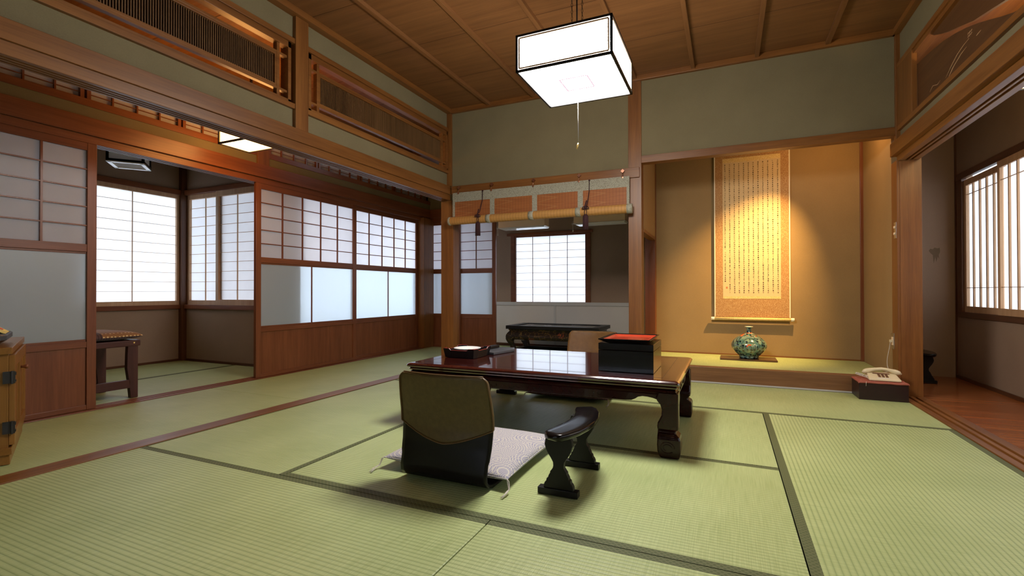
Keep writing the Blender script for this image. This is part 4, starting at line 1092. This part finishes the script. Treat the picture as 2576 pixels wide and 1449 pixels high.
for x_ in (ax0 + .20, ax1 - .23):
    MB().prism([(x_, .165), (x_ + .075, .165), (x_ + .075, .10), (x_ + .045, .10), (x_ + .02, .14)], 'y', ay0 + .01, ay0 + .03).build('apron_bracket', M_BLKM, t, bevel=.003)
mb = MB()
mb.box(ax0, ax1, ay0 - .01, ay0 + .07, 0, .035).box(ax0, ax1, ay1 - .07, ay1 + .01, 0, .035).box(ax0, ax0 + .09, ay0, ay1, 0, .035).box(ax1 - .09, ax1, ay0, ay1, 0, .035)
mb.build('base_frame', M_BLKM, t, bevel=.003)

# ================= TELEPHONE CORNER
qx0, qx1, qy0, qy1, qz = .862, 1.148, 4.158, 4.375, .125
o = MB().box(qx0, qx1, qy0, qy1, 0, qz).build('telephone_stand', simple('dark_plum_wood', (.022, .008, .008), .4, nscale=30), bevel=.002)
tag(o, 'low dark box standing on the tatami under the telephone', 'box')
def clothmat():
    m, nt, out = newmat('pink_cloth'); v, o = coords(nt)
    vo = nt.nodes.new('ShaderNodeTexVoronoi'); vo.inputs['Scale'].default_value = 38; vo.inputs['Randomness'].default_value = .4; L(nt, v, vo.inputs['Vector'])
    f = math_(nt, 'LESS_THAN', vo.outputs['Distance'], .22); n = noise(nt, v, 300, 2)
    bsdf(nt, out, mixc(nt, math_(nt, 'MULTIPLY', f, .6), (.34, .105, .075), (.52, .33, .27)), .9, .1, bump=n); return m
def clf(u, v):
    a, b = u * 2 - 1, v * 2 - 1
    hx, hy = .156, .122; x_, y_ = a * hx, b * hy
    ex, ey = max(0, abs(x_) - .142), max(0, abs(y_) - .107)
    return ((qx0 + qx1) / 2 + max(-.146, min(.146, x_)), (qy0 + qy1) / 2 + max(-.111, min(.111, y_)), qz + .005 - (ex + ey) * .8 + .0012 * math.sin(a * 9) * math.cos(b * 7))
o = MB().surf(clf, 40, 34).build('table_runner', clothmat(), smooth=True, solid=.003)
tag(o, 'pink patterned cloth draped over the telephone stand', 'cloth')
zq = qz + .0085
t = thing('telephone', 'ivory push-button desk telephone with coiled cord on a pink cloth', 'telephone', (1.02, 4.27, zq), math.radians(-4), local=True)
MB().rings([[(-.085, -.085, z), (.100, -.085, z), (.100, .085, z), (-.085, .085, z)] if k == 0 else [(-.080, -.078, .018), (.095, -.078, .018), (.088, .07, .045), (-.078, .07, .045)] for k, z in ((0, 0), (0, .012), (1, 0))]).build('body', M_IVORY, t, bevel=.005)
P = []
for i in range(17):
    s = i / 16 * 2 - 1; P.append((.0 + s * .116 + .008, .045, .044 + .026 * (1 - s * s) - .006 * abs(s)))
MB().tube(P, [.006, .017, .018, .017, .014, .0125, .012, .012, .012, .012, .012, .0125, .014, .017, .018, .017, .006], 14).build('handset', M_IVORY, t, smooth=True)
mb = MB()
for i in range(3):
    for j in range(4): mb.box(-.024 + i * .022, -.010 + i * .022, -.050 + j * .020, -.038 + j * .020, .022 + j * .0036, .029 + j * .0036)
mb.build('keypad', M_KEY, t, bevel=.0006, label='brown push buttons')
MB().box(-.05, .05, .018, .034, .036, .0415).build('display_strip', M_KEY, t, bevel=.002)
MB().box(-.035, .040, -.074, -.058, .0175, .0205).build('paper_label', simple('pale_label', (.75, .72, .80), .6), t)
P = []
for i in range(160):
    s = i / 159; a = s * PI * 2 * 16; b = s * PI * 1.15
    c = Vector((-.10 - .045 * math.sin(b), .045 - .08 * s, .014 + .018 * math.sin(s * PI)))
    P.append(c + Vector((.0075 * math.cos(a), .003 * math.sin(a), .0075 * math.sin(a))))
MB().tube(P, .0018, 5).build('coiled_cord', M_CORD, t, smooth=True)
mb = MB().tube([(.905, 4.157, .129), (.903, 4.152, .118), (.902, 4.152, .098)], .0013, 6)
mb.build('corner_string', M_CORD, o, smooth=True)
# outlet and cable on the alcove side wall
t = thing('wall_socket', 'steel telephone socket plate low on the right alcove wall', 'socket', (1.149, 4.50, .38))
MB().box(1.1465, 1.149, 4.470, 4.54, .335, .455).build('cover_plate', M_STEEL, t, bevel=.001)
MB().box(1.143, 1.1465, 4.49, 4.52, .365, .425).build('socket_face', M_CREAM, t, bevel=.001)
MB().box(1.128, 1.143, 4.495, 4.517, .385, .405).build('plug', M_IVORY, t, bevel=.002)
P = [(1.132, 4.505, .385), (1.128, 4.505, .35), (1.118, 4.50, .30), (1.108, 4.49, .24), (1.11, 4.47, .19), (1.128, 4.43, .165), (1.138, 4.40, .175), (1.13, 4.385, .19), (1.11, 4.38, .185), (1.06, 4.372, .172), (1.03, 4.366, .168)]
PP = []
for i in range(len(P) - 1):
    p0, p1, p2, p3 = [Vector(P[max(0, min(len(P) - 1, i + k))]) for k in (-1, 0, 1, 2)]
    for k in range(6):
        s = k / 6; PP.append(.5 * ((2 * p1) + (p2 - p0) * s + (2 * p0 - 5 * p1 + 4 * p2 - p3) * s * s + (3 * p1 - p0 - 3 * p2 + p3) * s ** 3))
o = MB().tube(PP, .0022, 6).build('telephone_cable', M_CORD, smooth=True); tag(o, 'thin pale cable looping from the wall socket to the telephone', 'cable')
t = thing('light_switch', 'steel switch plate with two round buttons on the right alcove wall', 'switch', (1.149, 4.50, 1.2))
MB().box(1.1465, 1.149, 4.405, 4.455, 1.165, 1.285).build('cover_plate', M_STEEL, t, bevel=.001)
for zz in (1.20, 1.248):
    MB().lathe([(.001, 1.138), (.009, 1.1385), (.011, 1.1465)], (0, 4.43, zz), 16, 'x').build('button', M_CREAM, t, smooth=True)

# ================= STOOL in the side room opening
sx0, sx1, sy0, sy1 = -4.42, -3.972, 1.62, 2.118
t = thing('stool', 'dark wooden stool with a patchwork cushion in the side-room opening', 'stool', ((sx0 + sx1) / 2, (sy0 + sy1) / 2, 0))
for fx in (0, 1):
    for fy in (0, 1):
        x_ = (sx1 - .035, sx1) if fx else (sx0, sx0 + .035)
        a = sy1 if fy else sy0; s = -1 if fy else 1
        pr = [(a, .40), (a, .0), (a + s * .046, 0), (a + s * .058, .13), (a + s * .070, .22), (a + s * .068, .32), (a + s * .064, .40)]
        MB().prism(pr, 'x', x_[0], x_[1]).build('leg', W('z', 'stool'), t, bevel=.002)
for x_ in (sx0, sx1 - .028): B(x_, x_ + .028, sy0 + .05, sy1 - .05, .075, .135).build('stretcher', W('y', 'stool'), t, bevel=.002)
mb = MB().box(sx0 - .008, sx1 + .006, sy0 - .004, sy1 + .014, .378, .422)
mb.build('seat_frame', W('y', 'stool'), t, bevel=.006)
MB().lathe([(.001, sx1 + .006), (.006, sx1 + .007), (.006, sx1 + .003)], (0, sy1 - .03, .404), 12, 'x').build('brass_bolt', M_BRASS, t)
def patch():
    m, nt, out = newmat('patchwork'); v, o = coords(nt)
    sp = nt.nodes.new('ShaderNodeSeparateXYZ'); L(nt, o, sp.inputs[0])
    st = math_(nt, 'GREATER_THAN', math_(nt, 'SINE', math_(nt, 'MULTIPLY', sp.outputs[1], 400)), 0)
    dark = mixc(nt, st, (.05, .028, .03), (.085, .05, .05))
    vo = nt.nodes.new('ShaderNodeTexVoronoi'); vo.inputs['Scale'].default_value = 42; vo.inputs['Randomness'].default_value = .2; L(nt, v, vo.inputs['Vector'])
    gold = mixc(nt, math_(nt, 'LESS_THAN', vo.outputs['Distance'], .25), (.24, .12, .05), (.62, .46, .22))
    f = math_(nt, 'MULTIPLY', math_(nt, 'GREATER_THAN', sp.outputs[1], .02), math_(nt, 'GREATER_THAN', sp.outputs[2], .452))
    bsdf(nt, out, mixc(nt, f, dark, gold), .85, .2, sheen=.2); return m
def padf(sign):
    def f(u, v):
        a, b = math.sin((u - .5) * PI), math.sin((v - .5) * PI); k = max(0, (1 - abs(a) ** 5) * (1 - abs(b) ** 5)) ** .40
        return ((sx0 + sx1) / 2 + a * .242, (sy0 + sy1) / 2 + .01 + b * .262, .452 + sign * (.040 if sign > 0 else .027) * k)
    return f
MB().surf(padf(1), 30, 30).surf(padf(-1), 30, 30).build('cushion', patch(), t, smooth=True)

# ================= WOODEN CABINET (left edge)
ang = math.radians(66.4)
t = thing('wooden_cabinet', 'honey-coloured wooden cabinet with iron-hinged door at the left edge', 'cabinet', (-2.945, 1.05, 0), PI / 2 + ang, local=True)
# local: x axis runs along the door face away from the viewer's corner, body lies on -y ... +y toward camera-left
Wc, Dc, Hc = .70, .62, .525
MB().box(.006, Wc, 0.0, Dc, .05, Hc - .03).build('body', W('z', 'cab'), t, bevel=.002)
MB().box(-.006, Wc + .01, -.012, Dc, Hc - .03, Hc).build('top', W('x', 'cab'), t, bevel=.003)
mb = MB().box(.0, Wc, -.006, Dc, 0, .045).box(-.008, Wc, -.012, Dc, .045, .075)
mb.build('plinth', W('x', 'cab'), t, bevel=.002)
dr = MB().box(.010, .055, -.020, -.001, .085, Hc - .036).box(Wc - .09, Wc - .04, -.020, -.001, .085, Hc - .036).box(.055, Wc - .09, -.020, -.001, .085, .14).box(.055, Wc - .09, -.020, -.001, Hc - .09, Hc - .036)
dr.box(.055, Wc - .09, -.012, -.001, .14, Hc - .09)
dr.box(.29, .36, -.020, -.001, .14, Hc - .09)
for k in (1, 2, 4, 5): dr.box(.055 + k * .095, .058 + k * .095, -.0135, -.012, .14, Hc - .09)
d = dr.build('door', W('z', 'cab'), t, bevel=.002)
MB().lathe([(.006, -.018), (.006, -.028), (.009, -.034), (.012, -.040), (.010, -.047), (.001, -.049)], (.325, 0, Hc - .125), 18, 'y').build('knob', W('z', 'door'), d, smooth=True)
for zz in (.14, Hc - .16):
    mb = MB().box(-.003, .002, -.022, .018, zz - .002, zz + .052).cyl((-.004, -.012, zz - .004), (-.004, -.012, zz + .054), .0045, 10).box(.0, .024, -.024, -.020, zz + .004, zz + .012).box(.0, .024, -.024, -.020, zz + .034, zz + .046)
    mb.build('hinge', M_IRON, d)
# items on the cabinet
tM = Matrix.Translation(Vector((-2.945, 1.05, 0))) @ Matrix.Rotation(PI / 2 + ang, 4, 'Z')
def onc(x, y, z): return tM @ Vector((x, y, z))
p = onc(.0, .0, Hc + .004)
t = thing('rounded_case', 'dark grey rounded case lying on top of the wooden cabinet', 'case', p, PI / 2 + ang, local=True)
def sq(x0, x1, y0, y1, z, c):
    P = []
    for (cx_, cy_, k) in ((x1 - c, y1 - c, 0), (x0 + c, y1 - c, 1), (x0 + c, y0 + c, 2), (x1 - c, y0 + c, 3)):
        for i in range(7): a = PI / 2 * (k + i / 6); P.append((cx_ + c * math.cos(a), cy_ + c * math.sin(a), z))
    return P
MB().rings([sq(.09, .38, .05, .30, 0, .05), sq(.06, .40, .02, .33, .020, .05), sq(.05, .42, .012, .34, .026, .05), sq(.05, .42, .012, .34, .046, .05), sq(.055, .415, .017, .335, .051, .045)]).build('shell', M_GREYD, t)
p = onc(.25, .056, Hc + .056)
t = thing('booklet', 'yellow printed folded card standing on the grey case', 'card', p, PI / 2 + ang, local=True)
MB().prism([(-.035, 0), (.045, .056), (.12, 0), (.115, 0), (.045, .052), (-.029, 0)], 'x', -.10, .09).build('folded_card', M_YEL, t)
MB().rings([[(.0, -.0175, .0125), (.05, -.0175, .0125), (.05, .005, .0282), (.0, .005, .0282)], [(.0, -.0185, .0138), (.05, -.0185, .0138), (.05, .004, .0296), (.0, .004, .0296)]]).build('printed_block', M_PINKL, t, label='small red printed block')

for o in bpy.data.objects:
    if o.parent is None and o.type == 'EMPTY' and o.name.split('.')[0] in ('kang_table', 'wooden_cabinet', 'legless_chair', 'stool', 'armrest'): o.location.z += .002

# ================= OUTSIDE
o = B(-40, 40, -30, 60, -3.1, -3.0).build('ground', M_GROUND); o['kind'] = 'structure'; o['label'] = 'ground outside the house'; o['category'] = 'ground'

# ================= LIGHTS
w = bpy.data.worlds.new('World'); scene.world = w; w.use_nodes = True
bg = w.node_tree.nodes['Background']; bg.inputs[0].default_value = (.80, .90, 1.0, 1); bg.inputs[1].default_value = 2.6
def spot(name, loc, tgt, e, col, size, blend, rad):
    l = bpy.data.lights.new(name, 'SPOT'); l.energy = e; l.color = col; l.spot_size = math.radians(size); l.spot_blend = blend; l.shadow_soft_size = rad
    o = bpy.data.objects.new(name, l); COL.objects.link(o); o.location = loc
    o.rotation_euler = (Vector(tgt) - Vector(loc)).to_track_quat('-Z', 'Y').to_euler(); return o
spot('alcove_spot_lamp', (.72, 4.70, 2.30), (.0, 5.36, .42), 205, (1., .62, .22), 58, 1., .012)
la = bpy.data.lights.new('alcove_tube_lamp', 'AREA'); la.energy = 3.2; la.color = (1., .55, .22); la.shape = 'RECTANGLE'; la.size = .5; la.size_y = .06
o = bpy.data.objects.new('alcove_tube_lamp', la); COL.objects.link(o); o.location = (.80, 4.62, 2.30); o.rotation_euler = (math.radians(25), 0, 0)

# ================= CAMERA
cam = bpy.data.cameras.new('Camera'); co = bpy.data.objects.new('Camera', cam); COL.objects.link(co); scene.camera = co
cam.sensor_fit = 'HORIZONTAL'; cam.sensor_width = 36.; cam.lens = 36. * 1209.0 / 2576.; cam.clip_start = .02
yaw, pit, rol = .42007, -.0072076, -.0016656
s_, c_ = math.sin(yaw), math.cos(yaw); cp, sp_ = math.cos(pit), math.sin(pit); cr, sr = math.cos(rol), math.sin(rol)
Pm = Matrix(((1, 0, 0), (0, cp, -sp_), (0, sp_, cp))); Q = Matrix(((cr, -sr, 0), (sr, cr, 0), (0, 0, 1))); M = Q @ Pm
X = M @ Vector((c_, 0, -s_)); Y = M @ Vector((s_, 0, c_)); Z = M @ Vector((0, -1, 0))
Wm = Matrix((X, Y, Z))        # camera(right,down,fwd) -> world
R3 = Matrix((Wm @ Vector((1, 0, 0)), Wm @ Vector((0, -1, 0)), Wm @ Vector((0, 0, -1)))).transposed()
co.matrix_world = Matrix.Translation(Vector((0, 0, .775))) @ R3.to_4x4()

scene.view_settings.view_transform = 'Standard'; scene.view_settings.look = 'None'
scene.view_settings.gamma = 1; scene.view_settings.use_curve_mapping = False; scene.view_settings.exposure = 1.0
